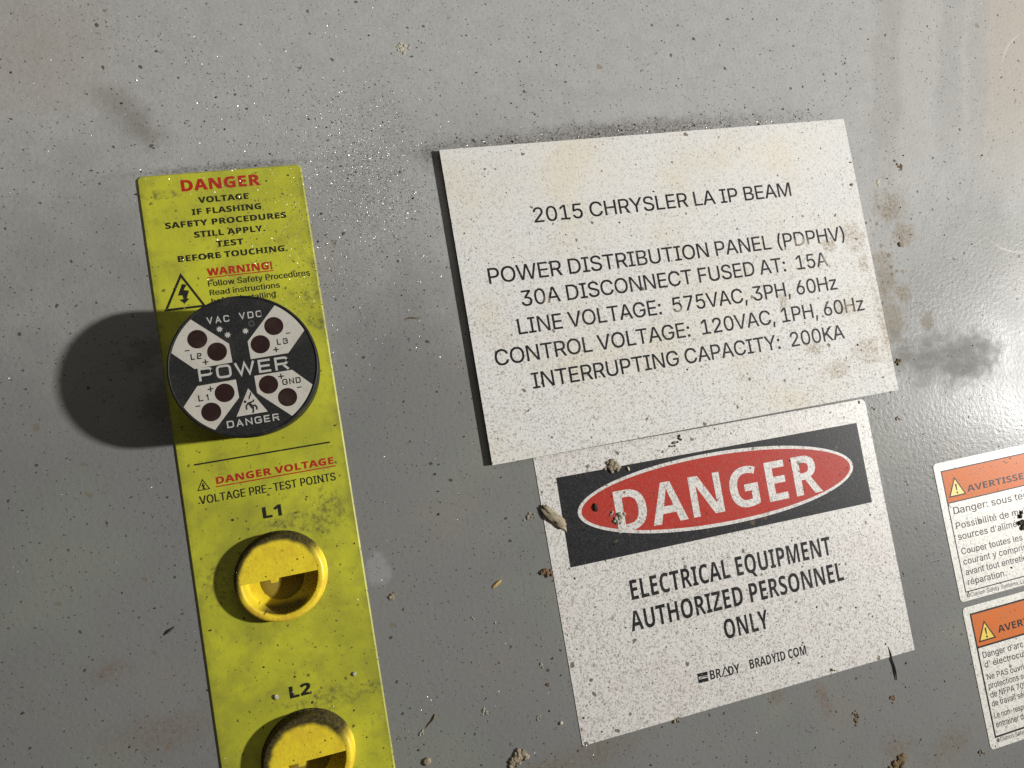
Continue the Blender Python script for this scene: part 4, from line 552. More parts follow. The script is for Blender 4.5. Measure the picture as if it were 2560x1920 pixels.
"R": (462, '48,-12 174,-12 174,172 204,172 206,170 207,166 211,162 215,153 217,152 220,145 224,141 228,132 232,128 233,124 237,120 241,111 245,107 246,103 250,99 254,90 258,86 259,82 263,78 264,74 268,70 272,61 276,57 277,53 281,49 285,40 289,36 290,32 294,28 295,24 297,23 298,19 302,15 303,11 307,7 308,3 310,2 311,-2 313,-3 318,-12 455,-12 455,13 453,14 453,16 451,17 443,31 440,33 440,35 438,36 438,38 436,39 436,41 434,42 434,44 432,45 432,47 430,48 430,50 428,51 428,53 426,54 426,56 424,57 424,59 422,60 414,74 411,76 411,78 409,79 409,81 407,82 407,84 405,85 405,87 403,88 403,90 401,91 401,93 399,94 399,96 397,97 397,99 395,100 395,102 393,103 385,117 382,119 382,121 380,122 380,124 378,125 378,127 376,128 376,130 374,131 374,133 372,134 372,136 370,137 370,139 368,140 368,142 366,143 358,157 355,159 355,161 353,162 353,164 351,165 351,167 349,168 349,170 347,171 347,173 345,174 345,176 343,177 343,179 341,180 341,182 339,183 339,185 337,186 329,200 326,202 326,204 338,209 341,213 343,213 346,217 353,221 377,243 382,253 384,254 389,264 391,265 394,274 397,278 403,306 404,354 401,384 391,414 389,415 388,419 386,420 377,437 358,456 354,457 353,459 345,462 344,464 336,467 335,469 329,472 320,474 307,480 294,484 287,484 261,489 220,492 48,492|174,279 174,384 209,383 226,381 255,370 268,356 275,339 275,328 273,325 271,315 267,310 265,304 256,295 250,293 249,291 228,283 209,280'),
"S": (389, '20,9 23,9 25,7 31,6 38,2 59,-5 67,-6 81,-11 115,-17 146,-19 186,-19 221,-16 258,-8 260,-6 283,2 289,7 299,12 300,14 304,15 329,39 332,46 334,47 337,54 344,63 353,96 355,116 355,151 352,182 348,194 339,212 336,214 336,216 331,221 329,226 326,228 324,233 314,243 312,243 308,248 306,248 302,253 296,255 295,257 285,261 284,263 276,266 275,268 265,272 264,274 254,278 253,280 243,284 242,286 234,289 233,291 223,295 222,297 210,302 209,304 193,311 192,313 172,323 153,341 149,352 155,368 165,378 167,378 173,383 192,389 213,388 233,381 237,381 264,372 275,370 283,366 286,366 290,363 293,363 295,361 321,362 321,365 324,369 328,382 331,386 335,399 338,403 342,416 345,420 345,423 353,440 353,465 283,490 232,498 160,497 121,490 91,478 90,476 88,476 87,474 85,474 84,472 70,464 48,442 41,428 36,422 26,387 24,367 24,333 27,306 35,282 38,276 40,275 42,269 47,264 47,262 54,254 54,252 60,246 62,246 65,242 67,242 70,238 77,234 81,229 83,229 101,213 187,170 188,168 206,160 208,157 214,154 225,142 226,137 230,130 230,125 223,110 208,97 183,90 169,90 134,95 44,129 19,129'),
"T": (408, '132,-12 257,-12 257,383 387,383 387,492 1,492 1,383 132,383'),
"U": (527, '121,9 129,5 132,5 155,-7 176,-11 184,-14 189,-14 193,-16 233,-19 272,-19 300,-17 327,-13 342,-8 350,-7 376,4 377,6 381,7 382,9 386,10 390,14 397,17 429,48 432,55 434,56 434,58 436,59 436,61 438,62 439,66 443,71 443,74 448,82 457,108 463,151 463,492 337,492 337,186 335,164 332,149 329,144 328,138 326,136 325,131 317,121 317,119 303,105 295,101 292,101 286,97 268,92 242,92 221,98 217,101 207,104 191,119 188,125 184,128 176,150 175,160 172,169 170,191 170,492 45,492 45,153 48,119 50,116 58,85 73,55 79,50 79,48 84,44 84,42 98,27 100,27 103,23 105,23 112,16 118,13'),
"V": (456, '151,-12 286,-11 298,28 300,30 311,66 313,68 325,107 327,109 339,148 341,150 352,186 354,188 366,227 368,229 380,268 382,270 393,306 395,308 407,347 409,349 421,388 423,390 434,426 436,428 449,467 449,492 322,492 219,161 217,161 214,170 214,174 209,186 209,190 205,199 205,203 201,212 201,216 192,241 192,245 188,254 188,258 179,283 179,287 175,296 175,300 171,309 171,313 167,322 167,326 162,338 162,342 158,351 158,355 154,364 154,368 149,380 149,384 145,393 145,397 141,406 141,410 136,422 136,426 132,435 132,439 128,448 128,452 124,461 124,465 115,492 -12,492 -12,467'),
"W": (668, '110,-12 250,-12 273,80 275,83 282,115 284,118 292,154 294,157 302,193 304,196 311,228 313,231 317,247 324,285 330,261 332,246 335,241 338,226 340,223 346,195 348,192 354,164 356,161 362,133 364,130 371,98 373,95 379,67 381,64 400,-12 539,-12 576,136 578,139 591,195 593,198 607,258 609,261 622,317 624,320 637,376 639,379 652,435 654,438 661,466 661,492 537,492 530,457 528,453 527,443 525,439 525,434 523,430 522,420 520,416 520,411 518,407 517,397 515,393 514,383 510,370 509,360 507,356 506,346 502,333 501,323 497,310 496,300 494,296 493,286 489,273 488,263 486,259 485,249 481,236 480,226 476,213 472,189 468,176 467,166 465,166 465,172 462,182 462,188 453,233 451,236 446,260 444,263 440,283 438,286 434,306 432,309 427,333 425,336 421,356 419,359 415,379 413,382 408,406 406,409 402,429 400,432 385,492 265,492 244,408 242,405 236,377 234,374 227,342 225,339 218,307 216,304 210,276 208,273 201,241 199,238 192,206 190,203 185,176 178,213 174,225 171,243 167,255 167,260 163,272 163,277 159,289 159,294 155,306 152,324 148,336 148,341 144,353 144,358 140,370 140,375 137,383 137,388 133,400 133,405 129,417 129,422 125,434 125,439 121,451 121,456 112,492 -12,492 -12,466 -5,438 -3,435 10,379 12,376 25,320 27,317 40,261 42,258 56,198 58,195 71,139 73,136'),
"Y": (438, '147,-12 272,-12 272,176 276,181 281,193 283,194 287,204 289,205 293,215 295,216 306,239 308,240 312,250 314,251 325,274 327,275 331,285 333,286 350,320 352,321 357,333 359,334 363,344 365,345 382,379 384,380 401,414 403,415 420,449 422,450 427,462 429,463 431,467 431,492 298,492 211,319 209,319 198,343 196,344 122,492 -12,492 -12,467 -9,461 -7,460 6,433 8,432 29,390 31,389 44,362 46,361 59,334 61,333 82,291 84,290 97,263 99,262 104,250 106,249 112,235 114,234 119,222 121,221 127,207 129,206 135,192 137,191 142,179 144,178 147,172'),
}


def font_mesh(txt, bold, track=0):
    cu = bpy.data.curves.new('tmp', 'CURVE'); cu.dimensions = '2D'; cu.fill_mode = 'BOTH'
    x = 0; font = BLACK if bold > .0225 else BOLD if bold > .011 else LETTERS
    for ch in txt:
        adv, con = font[ch]
        for loop in con.split('|') if con else ():
            P = [tuple(int(q) for q in p.split(',')) for p in loop.split()]
            sp = cu.splines.new('POLY'); sp.points.add(len(P) - 1); sp.use_cyclic_u = True
            for a, b in zip(sp.points, P): a.co = ((x + b[0]) / 1000, b[1] / 1000, 0, 1)
        x += adv + track
    return curve_mesh(cu)


CAPH = {}


def text(mb, txt, x0, x1, y, cap, z, bold=0.0, ang=0.0, upto=None, track=0):
    """one line of lettering: baseline y, cap height cap, spanning x0..x1
    (or, with upto, such that the words upto span x0..x1)"""
    if bold not in CAPH:
        v, _ = font_mesh('H', bold); CAPH[bold] = (min(p[1] for p in v), max(p[1] for p in v))
    b0, b1 = CAPH[bold]
    vs, fs = font_mesh(txt, bold, track)
    ref = font_mesh(upto, bold, track)[0] if upto else vs
    a, b = min(p[0] for p in ref), max(p[0] for p in ref)
    sx = (x1 - x0) / (b - a); sy = cap / (b1 - b0)
    P = [(x0 + (p[0] - a) * sx, y + (p[1] - b0) * sy) for p in vs]
    if ang: P = turn(P, x0, y, ang)
    return mb.add([(px, py, z) for px, py in P], up(P, fs))


def rounded(pts, closed=False, n=5):
    out = []; N = len(pts)
    for i, p in enumerate(pts):
        r = p[2] if len(p) > 2 else 0
        if not r or (not closed and i in (0, N - 1)): out.append((p[0], p[1])); continue
        q = Vector(p[:2]); a = Vector(pts[i - 1][:2]); b = Vector(pts[(i + 1) % N][:2])
        A, B = (a - q).normalized(), (b - q).normalized()
        s, e = q + A * r, q + B * r
        for k in range(n + 1):
            u = k / n; w = (1 - u) ** 2 * s + 2 * u * (1 - u) * q + u * u * e
            out.append((w.x, w.y))
    return out


def stroke(mb, pts, wd, z, closed=False):
    P = [Vector(p) for p in pts]; N = len(P); L = []; Rr = []
    for i in range(N):
        d0 = (P[i] - P[i - 1]).normalized() if (closed or i) else None
        d1 = (P[(i + 1) % N] - P[i]).normalized() if (closed or i < N - 1) else None
        d0 = d0 or d1; d1 = d1 or d0
        n0, n1 = Vector((-d0.y, d0.x)), Vector((-d1.y, d1.x))
        m = n0 + n1
        m = n0 if m.length < 1e-6 else m.normalized()
        k = min(1 / max(m.dot(n0), .3), 2.2)
        L.append(P[i] + m * k * wd / 2); Rr.append(P[i] - m * k * wd / 2)
    V = [(p.x, p.y, z) for p in Rr] + [(p.x, p.y, z) for p in L]
    return mb.add(V, [(i, (i + 1) % N, N + (i + 1) % N, N + i) for i in range(N if closed else N - 1)])


Q = .26
GL = {  # square engraved capitals: width, strokes (closed flag, points)
    'P': (1.0, [(0, [(0, 0), (0, 1), (1, 1, Q), (1, .42, Q), ('h', .42)])]),
    'O': (1.05, [(1, [(0, 0, Q), (0, 1, Q), (1, 1, Q), (1, 0, Q)])]),
    'D': (1.0, [(1, [(0, 0), (0, 1), (1, 1, Q), (1, 0, Q)])]),
    'W': (1.45, [(0, [(0, 1), (.27, 0), (.5, 1), (.73, 0), (1, 1)])]),
    'E': (.95, [(0, [(1, 1), (0, 1), (0, 0), (1, 0)]), (0, [('h', .5), (.92, .5)])]),
    'R': (1.0, [(0, [(0, 0), (0, 1), (1, 1, Q), (1, .45, Q), ('h', .45)]), (0, [(.62, 'u.45'), (1.02, 0)])]),
    'A': (1.05, [(0, [(0, 0), (.5, 1), (1, 0)]), (0, [(.26, .28), (.74, .28)])]),
    'N': (1.0, [(0, [(0, 0), (0, 1), (1, 0), (1, 1)])]),
    'G': (1.05, [(0, [(1, .76), (1, 1, Q), (0, 1, Q), (0, 0, Q), (1, 0, Q), (1, .47), (.55, .47)])]),
    'V': (1.05, [(0, [(0, 1), (.5, 0), (1, 1)])]),
    'C': (1.0, [(0, [(1, .74), (1, 1, Q), (0, 1, Q), (0, 0, Q), (1, 0, Q), (1, .26)])]),
    'L': (.9, [(0, [(0, 1), (0, 0), (1, 0)])]),
    '1': (.55, [(0, [(.1, .72), (.8, 1), (.8, 0)])]),
    '2': (1.0, [(0, [(0, .8), (0, 1, Q), (1, 1, Q), (1, .52, Q), (0, .5, Q), (0, 0), (1, 0)])]),
    '3': (1.0, [(0, [(0, .8), (0, 1, Q), (1, 1, Q), (1, 0, Q), (0, 0, Q), (0, .2)]), (0, [(.3, .52), ('H', .52)])]),
}


def square_text(mb, txt, x0, x1, y, cap, wd, z, gap=.38):
    W = sum(GL[c][0] for c in txt) + gap * (len(txt) - 1)
    ux = (x1 - x0) / W; x = x0; h = wd / 2
    for ch in txt:
        g, sts = GL[ch]; gw = g * ux
        for cl, pts in sts:
            out = []
            for p in pts:
                px, py = p[0], p[1]
                X = x + wd if px == 'h' else x + gw - wd if px == 'H' else x + h + px * (gw - wd)
                Y = y + h + float(py[1:]) * (cap - wd) - h if isinstance(py, str) else y + h + py * (cap - wd)
                if py in (0, 1) and ch in 'PRANVWL1' and len(p) == 2 and not (ch == 'L' and py == 0) and not (ch in 'PR' and py == 1) and not (ch == '1' and py == 1):
                    if pts.index(p) in (0, len(pts) - 1): Y = y if py == 0 else y + cap
                out.append((X, Y, p[2] * min(gw, cap)) if len(p) > 2 else (X, Y))
            stroke(mb, rounded(out, cl), wd, z, cl)
        x += gw + gap * ux
    return mb


def lathe(mb, prof, cx=0, cy=0, n=72, cap_end=False):
    k = len(prof); V = []; F = []
    for i in range(n):
        a = 2 * math.pi * i / n
        V += [(cx + r * math.cos(a), cy + r * math.sin(a), z) for r, z in prof]
    for i in range(n):
        j = (i + 1) % n
        for q in range(k - 1): F.append((i * k + q, j * k + q, j * k + q + 1, i * k + q + 1))
    if cap_end: F.append(tuple(i * k + k - 1 for i in range(n)))
    return mb.add(V, F)


def bolt(mb, cx, cy, h, z):
    """lightning bolt with an arrow tip, drawn in a box of height h"""
    P = [(-.02, .5), (.20, .44), (.02, .19), (.27, .13), (.10, -.26), (.24, -.27), (-.03, -.5), (-.24, -.27), (-.07, -.27), (-.06, -.08), (-.28, -.05)]
    return flat(mb, [[(cx + x * h * .98, cy + y * h) for x, y in P]], z)


# ------------------------------------------------------------------ the panel
CAPS = [(-55.3, -102.0), (-55.2, -144.6)]
pm = MB()
slab(pm, [rrect(-420, -420, 520, 320, 4)] + [circle(x, y, 8.75) for x, y in CAPS], -2.5, 0)
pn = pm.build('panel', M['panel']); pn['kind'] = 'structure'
pn['label'] = 'grey painted steel cabinet panel, speckled and stained'

# ------------------------------------------------------------------ yellow strip
SX, SY = -55.4, -75.0
O = (SX, 0)
st = thing('warning_strip', 'long yellow warning strip printed with red and black lettering', 'label', O)
sb = MB(); flat(sb, [rrect(-74.4, -235.6, -36.4, -1.4, 1.0)] + [circle(x, y, 8.8) for x, y in CAPS], .4)
lo, hi = rrect(-74.75, -236, -36.05, -1.05, 1.3), rrect(-74.4, -235.6, -36.4, -1.4, 1.0)
nl = len(lo); ring = [(x, y, 0) for x, y in lo] + [(x, y, .12) for x, y in lo] + [(x, y, .4) for x, y in hi]
sb.add(ring, [(k * nl + j, k * nl + (j + 1) % nl, (k + 1) * nl + (j + 1) % nl, (k + 1) * nl + j) for k in (0, 1) for j in range(nl)])
sb.build('backing', M['strip'], st, O)
z = .415
text(MB_ := MB(), 'DANGER', -64.95, -46.44, -5.72, 2.85, z, .030, track=0).build('heading', M['red'], st, O)
b = MB()
for t_, x0, x1, y in (('VOLTAGE', -61.5, -49.77, -8.97), ('IF FLASHING', -63.38, -47.14, -11.83), ('SAFETY PROCEDURES', -69.8, -41.5, -14.66),
                      ('STILL APPLY.', -63.6, -47.04, -17.52), ('TEST', -58.9, -52.5, -20.35), ('BEFORE TOUCHING.', -68.05, -42.4, -23.14)):
    text(b, t_, x0, x1, y, 1.52, z, .026)
b.build('lettering', M['ink_yellow'], st, O)
b = MB(); text(b, 'WARNING!', -61.95, -46.64, -27.32, 1.9, z, .024)
wh = b.build('heading', M['red'], st, O)
flat(MB_ := MB(), [rrect(-62.05, -27.86, -46.6, -27.62)], z).build('underline', M['red'], st, O)
b = MB()
text(b, 'Follow Safety Procedures', -62.08, -38.05, -29.96, 1.46, z, .008); text(b, 'Follow Safety Procedures', -62.00, -37.97, -29.96, 1.46, z + .004, .008)
text(b, 'Read instructions', -62.02, -45.63, -32.2, 1.42, z, .008); text(b, 'Read instructions', -61.94, -45.55, -32.2, 1.42, z + .004, .008)
text(b, 'before installing', -61.9, -46.95, -34.35, 1.4, z, .008); text(b, 'before installing', -61.82, -46.87, -34.35, 1.4, z + .004, .008)
b.build('lettering', M['ink_yellow'], st, O)
b = MB(); stroke(b, [(-72.25, -34.5), (-63.6, -34.5), (-67.93, -26.4)], .56, z, True)
tr = b.build('hazard_triangle', M['ink_yellow'], st, O)
bolt(MB_ := MB(), -67.85, -31.0, 4.9, z).build('lightning_bolt', M['ink_yellow'], tr, (0, 0))
tr_c = tr.children[0]; tr_c.location = (-O[0] * MM, -O[1] * MM, 0)
flat(MB_ := MB(), [rrect(-71.07, -72.46, -39.47, -72.08)], z).build('dividing_line', M['ink_yellow'], st, O)
text(MB_ := MB(), 'DANGER VOLTAGE', -66.76, -39.3, -77.7, 1.72, z, .026).build('heading', M['red'], st, O)
flat(MB_ := MB(), [rrect(-66.95, -78.42, -38.95, -78.14)], z).build('underline', M['red'], st, O)
text(text(MB(), 'VOLTAGE PRE-TEST POINTS', -71.0, -39.5, -81.78, 1.95, z, .008), 'VOLTAGE PRE-TEST POINTS', -70.9, -39.4, -81.78, 1.95, z + .004, .008).build('lettering', M['ink_yellow'], st, O)
b = MB(); stroke(b, [(-71.0, -78.45), (-68.4, -78.45), (-69.7, -76.05)], .22, z, True)
tr = b.build('hazard_triangle', M['ink_yellow'], st, O)
bb = MB(); bolt(bb, -69.7, -77.55, 1.5, z); k = bb.build('lightning_bolt', M['ink_yellow'], tr, O)
text(MB_ := MB(), 'L1', -57.5, -53.1, -87.84, 2.75, z, .026).build('lettering', M['ink_yellow'], st, O)
text(MB_ := MB(), 'L2', -57.5, -52.5, -130.82, 2.75, z, .026).build('lettering', M['ink_yellow'], st, O)

# ------------------------------------------------------------------ voltage indicator
IX, IY, IR = -54.4, -52.5, 16.1
O = (IX, IY)
vi = thing('voltage_indicator', 'round black voltage indicator with dark red lights standing out from the yellow strip', 'indicator', O)
b = MB(); lathe(b, [(15.3, 0), (15.75, 6), (16.0, 10.5), (16.1, 14.2), (16.0, 14.75), (15.85, 14.95), (15.6, 15.0), (15.45, 14.85), (15.4, 14.6)], IX, IY, 96)
b.build('body', M['ind_side'], vi, O, smooth=True)
flat(MB_ := MB(), [circle(IX, IY, 15.43, 96)], 14.85).build('face', M['ind_black'], vi, O)
z = 14.88
PW = {'L2': ([(-64.21, -40.28), (-56.82, -47.08), (-56.69, -51.32), (-64.63, -51.64), (-69.23, -47.33)], [(-63.21, -45.14), (-59.54, -48.5)]),
      'L3': ([(-40.22, -46.19), (-44.61, -50.96), (-52.79, -51.2), (-52.88, -47.11), (-45.85, -39.5)], [(-46.85, -44.41), (-50.3, -48.14)]),
      'L1': ([(-68.56, -59.93), (-64.6, -55.49), (-56.5, -55.24), (-56.39, -59.34), (-62.67, -66.28)], [(-59.24, -57.83), (-62.53, -61.58)]),
      'GND': ([(-45.49, -65.77), (-52.51, -58.95), (-52.57, -55.03), (-44.36, -54.87), (-40.03, -59.08)], [(-49.86, -57.43), (-46.23, -60.87)])}
PL = dict(L2=(-65.09, -62.78, -49.6), L3=(-46.73, -44.34, -48.84), L1=(-64.76, -62.54, -58.93), GND=(-46.87, -42.86, -58.06))
SG = dict(L2=((-65.6, -47.4), (-62.2, -50.45)), L3=((-44.0, -46.45), (-47.14, -49.8)), L1=((-65.05, -59.9), (-62.0, -56.55)), GND=((-43.4, -59.05), (-46.95, -56.0)))
for key, (poly, holes) in PW.items():
    a0 = math.atan2(poly[-1][1] - IY, poly[-1][0] - IX); a1 = math.atan2(poly[0][1] - IY, poly[0][0] - IX)
    while a1 > a0: a1 -= 2 * math.pi
    if a0 - a1 > math.pi: a1 += 2 * math.pi
    pts = poly[1:-1] + [(IX + 15.3 * math.cos(a0 + (a1 - a0) * i / 16), IY + 15.3 * math.sin(a0 + (a1 - a0) * i / 16)) for i in range(17)]
    b = MB(); flat(b, [pts] + [circle(x, y, 2.08, 40) for x, y in holes], z)
    pp = b.build('light_panel', M['ind_white'], vi, O)
    pp['label'] = 'ivory panel marked %s with two dark red lights' % key
    for x, y in holes:
        b = MB(); lathe(b, [(2.09, z - .022), (1.4, z - .014), (.7, z - .006), (.02, z - .004)], x, y, 40)
        b.build('light_lens', M['lens'], pp, O, smooth=True)
    b = MB(); x0, x1, y = PL[key]
    square_text(b, key, x0, x1, y, 1.36, .26, z + .01, .3)
    (mx, my), (px, py) = SG[key]
    flat(b, [rrect(mx - .5, my - .12, mx + .5, my + .12)], z + .01)
    flat(b, [[(px - .13, py - .6), (px + .13, py - .6), (px + .13, py - .13), (px + .6, py - .13), (px + .6, py + .13), (px + .13, py + .13),
              (px + .13, py + .6), (px - .13, py + .6), (px - .13, py + .13), (px - .6, py + .13), (px - .6, py - .13), (px - .13, py - .13)]], z + .01)
    b.build('lettering', M['ink'], pp, O)
b = MB(); square_text(b, 'POWER', -64.03, -44.87, -54.55, 2.95, .50, z, .22); b.build('lettering', M['ind_text'], vi, O)
b = MB(); square_text(b, 'VAC', -60.75, -56.0, -42.1, 1.5, .25, z, .4); square_text(b, 'VDC', -53.9, -49.05, -41.95, 1.5, .25, z, .4)
b.build('lettering', M['ind_text'], vi, O)
b = MB(); square_text(b, 'DANGER', -59.72, -48.6, -65.7, 1.55, .27, z, .32); b.build('lettering', M['ind_text'], vi, O)
for x, y in ((-58.35, -43.56), (-56.84, -45.08), (-53.0, -44.71)):
    L = [(x + (.78 if i % 2 == 0 else .40) * math.cos(math.pi * i / 8 + .2), y + (.78 if i % 2 == 0 else .40) * math.sin(math.pi * i / 8 + .2)) for i in range(16)]
    flat(MB_ := MB(), [L], z).build('star_mark', M['ind_text'], vi, O)
flat(MB_ := MB(), [circle(-51.5, -43.21, .66, 32), circle(-51.5, -43.21, .50, 32)], z).build('ring_mark', M['ring'], vi, O)
tri = flat(MB(), [[(-57.5, -63.5), (-50.86, -63.4), (-54.24, -57.59)]], z).build('hazard_triangle', M['ind_white'], vi, O)
b = MB()
flat(b, [circle(-55.29, -60.47, .30, 24)], z + .010)
for i, (L, wd) in enumerate((([(-55.18, -62.3), (-55.21, -61.54), (-54.74, -60.92), (-54.11, -60.76), (-53.63, -60.67), (-53.39, -60.28)], .34),
                             ([(-54.51, -60.88), (-54.04, -61.69), (-53.8, -62.14)], .62), ([(-53.8, -62.0), (-53.79, -62.59), (-54.01, -63.2)], .36),
                             ([(-53.92, -61.63), (-53.3, -61.57), (-53.01, -62.02), (-53.07, -62.61)], .36))):
    stroke(b, L, wd, z + .012 + .004 * i)
b.build('falling_figure', M['ind_black'], tri, O)
b = MB(); stroke(b, [(-53.84, -58.57), (-54.0, -59.2), (-54.18, -59.3), (-54.39, -60.04)], .28, z + .01); b.build('lightning_bolt', M['ind_black'], tri, O)


# ------------------------------------------------------------------ yellow test port caps
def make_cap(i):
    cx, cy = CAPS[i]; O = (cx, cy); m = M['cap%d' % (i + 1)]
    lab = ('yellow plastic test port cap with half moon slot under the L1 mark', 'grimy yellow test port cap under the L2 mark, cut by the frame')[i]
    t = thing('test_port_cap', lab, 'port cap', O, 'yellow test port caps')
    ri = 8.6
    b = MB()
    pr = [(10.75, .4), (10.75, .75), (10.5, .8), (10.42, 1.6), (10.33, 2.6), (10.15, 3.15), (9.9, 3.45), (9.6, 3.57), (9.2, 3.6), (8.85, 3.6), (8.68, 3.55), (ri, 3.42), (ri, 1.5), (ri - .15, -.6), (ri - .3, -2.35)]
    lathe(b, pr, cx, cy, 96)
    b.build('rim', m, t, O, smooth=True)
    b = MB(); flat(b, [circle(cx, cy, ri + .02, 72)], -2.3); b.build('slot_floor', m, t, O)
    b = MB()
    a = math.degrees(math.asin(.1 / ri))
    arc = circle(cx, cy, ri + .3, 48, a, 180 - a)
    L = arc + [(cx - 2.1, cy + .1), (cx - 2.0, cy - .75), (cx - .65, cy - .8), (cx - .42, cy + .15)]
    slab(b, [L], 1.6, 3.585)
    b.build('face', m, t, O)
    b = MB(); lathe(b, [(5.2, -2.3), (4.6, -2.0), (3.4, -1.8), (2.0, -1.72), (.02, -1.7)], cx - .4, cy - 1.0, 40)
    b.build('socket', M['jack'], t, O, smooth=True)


make_cap(0); make_cap(1)

# ------------------------------------------------------------------ white engraved plate
O = (0, 0)
pl = thing('name_plate', 'white engraved plate with black lettering fixed above the red DANGER label', 'sign', O)
b = MB(); slab(b, [rrect(-.25, -85.2, 125.62, -.62)], 0, 1.15)
b.build('core', M['core'], pl, O)
b = MB(); slab(b, [rrect(-.25, -85.2, 125.62, -.62)], 1.152, 1.25); b.build('face', M['plate'], pl, O)
z = 1.258
text(MB_ := MB(), '2015 CHRYSLER LA IP BEAM', 22.3, 102.4, -22.87, 4.2, z, .002, track=-26).build('heading', M['ink_plate'], pl, O)
b = MB()
for t_, x0, x1, y in (('POWER DISTRIBUTION PANEL (PDPHV)', 7.05, 117.6, -38.05), ('30A DISCONNECT FUSED AT:  15A', 14.9, 110.15, -45.12),
                      ('LINE VOLTAGE:  575VAC, 3PH, 60Hz', 12.65, 111.7, -52.5), ('CONTROL VOLTAGE:  120VAC, 1PH, 60Hz', 5.1, 119.5, -59.9),
                      ('INTERRUPTING CAPACITY:  200KA', 14.0, 110.85, -67.34)):
    text(b, t_, x0, x1, y, 4.28, z, .002, track=-26)
b.build('lettering', M['ink_plate'], pl, O)

# ------------------------------------------------------------------ DANGER label
O = (62, -123)
dl = thing('danger_label', 'white vinyl label with red DANGER oval on a black band', 'label', O)
b = MB(); slab(b, [[(11.03, -160.5), (114.25, -160.5)] + [(114.25 - 1.6 + 1.6 * math.cos(q * .2618), -87.55 + 1.6 * math.sin(q * .2618)) for q in range(7)] + [(11.03, -85.32)]], 0, .12); b.build('backing', M['label'], dl, O)
A = -.0092; z = .135
band = [(16.27, -91.6), (15.95, -115.4), (109.84, -116.2), (109.92, -92.55)]
ex, ey = 63.24, -103.25; rx, ry = 42.75, 10.25
b = MB(); flat(b, [band, circle(ex, ey, rx, 128, ry=ry, rot=-.030)], z); b.build('header_band', M['black_vinyl'], dl, O)
b = MB(); flat(b, [circle(ex, ey, rx - 1.05, 128, ry=ry - .95, rot=-.030)], z); ov = b.build('header_oval', M['red_vinyl'], dl, O)
b = MB(); text(b, 'DANGER', 30.95, 94.5, -109.35, 11.15, z + .015, .022, -.0105, track=14); b.build('heading', M['label'], dl, O)
b = MB()
text(b, 'ELECTRICAL EQUIPMENT', 31.2, 93.4, -127.38, 5.2, z, .020, -.0130, track=8)
text(b, 'AUTHORIZED PERSONNEL', 29.65, 95.8, -135.4, 5.2, z, .020, -.0100, track=8)
text(b, 'ONLY', 55.9, 69.6, -143.65, 5.2, z, .020, -.008, track=8)
b.build('lettering', M['ink'], dl, O)
b = MB(); text(b, 'BRADYID COM', 61.55, 79.4, -153.15, 2.5, z, .020, -.011); b.build('lettering', M['ink'], dl, O)
b = MB()
stroke(b, [(45.75, -151.0), (48.82, -151.12)], .95, z); stroke(b, [(45.72, -152.62), (48.76, -152.74)], .95, z)
stroke(b, [(45.85, -151.47), (45.85, -152.15)], .28, z); stroke(b, [(46.35, -151.95), (47.2, -151.72), (48.8, -151.9)], .22, z + .004)
text(b, 'BR', 49.36, 52.75, -153.05, 2.45, z, .02, -.03)
stroke(b, [(52.9, -153.1), (54.15, -150.72), (55.3, -153.15)], .34, z)
stroke(b, [(53.4, -153.12), (55.1, -153.16)], .3, z + .004)
text(b, 'DY', 54.95, 58.35, -153.3, 2.45, z + .008, .02, -.02)
b.build('logo', M['ink'], dl, O)

# ------------------------------------------------------------------ French warning stickers
def sticker(org, lab, y0, y1, fy0, fy1, yb, lines, faded):
    t = thing('warning_sticker', lab, 'sticker', org, 'orange headed French warning stickers')
    O = org; X1 = 197.0; ink = M['grey_ink'] if faded else M['ink']
    b = MB(); slab(b, [rrect(133.2, y1, X1, y0, 1.2)], 0, .12); b.build('backing', M['sticker'], t, O)
    z = .135
    b = MB(); flat(b, [rrect(135.6, yb, X1 - 2.4, fy0)], z); b.build('header_band', M['orange'], t, O)
    b = MB(); w = .34 if faded else .52
    stroke(b, [(135.65, fy0), (135.65, fy1), (X1 - 2.4, fy1), (X1 - 2.4, fy0)], w, z + .01, True)
    stroke(b, [(135.9, yb), (X1 - 2.6, yb)], w, z + .014); b.build('border', ink, t, O)
    ty = yb + (1.7 if faded else 1.55)
    b = MB(); T = [(136.9, ty), (142.7, ty), (139.9, ty + 5.3)]
    flat(b, [T], z + .005); tri = b.build('hazard_triangle', M['tri_yellow'], t, O)
    b = MB(); stroke(b, T, .42, z + .012, True); b.build('triangle_outline', ink, tri, O)
    b = MB(); flat(b, [[(139.5, ty + 3.5), (140.2, ty + 3.5), (140.05, ty + 1.5), (139.7, ty + 1.5)]], z + .016); flat(b, [circle(139.87, ty + .85, .33, 20)], z + .016)
    b.build('exclamation_mark', ink, tri, O)
    hd = lines[0]; b = MB(); text(b, hd[0], hd[1], hd[2], hd[3], hd[4], z + .012, .022, upto=hd[5]); b.build('heading', ink, t, O)
    b = MB(); sm = MB()
    for q in lines[1:]:
        text(sm if q[0][0] == '\u00a9' else b, q[0], q[1], q[2], q[3], q[4], z, q[6], -.014, upto=q[5])
    b.build('lettering', ink, t, O); sm.build('small_print', ink, t, O)
    return t


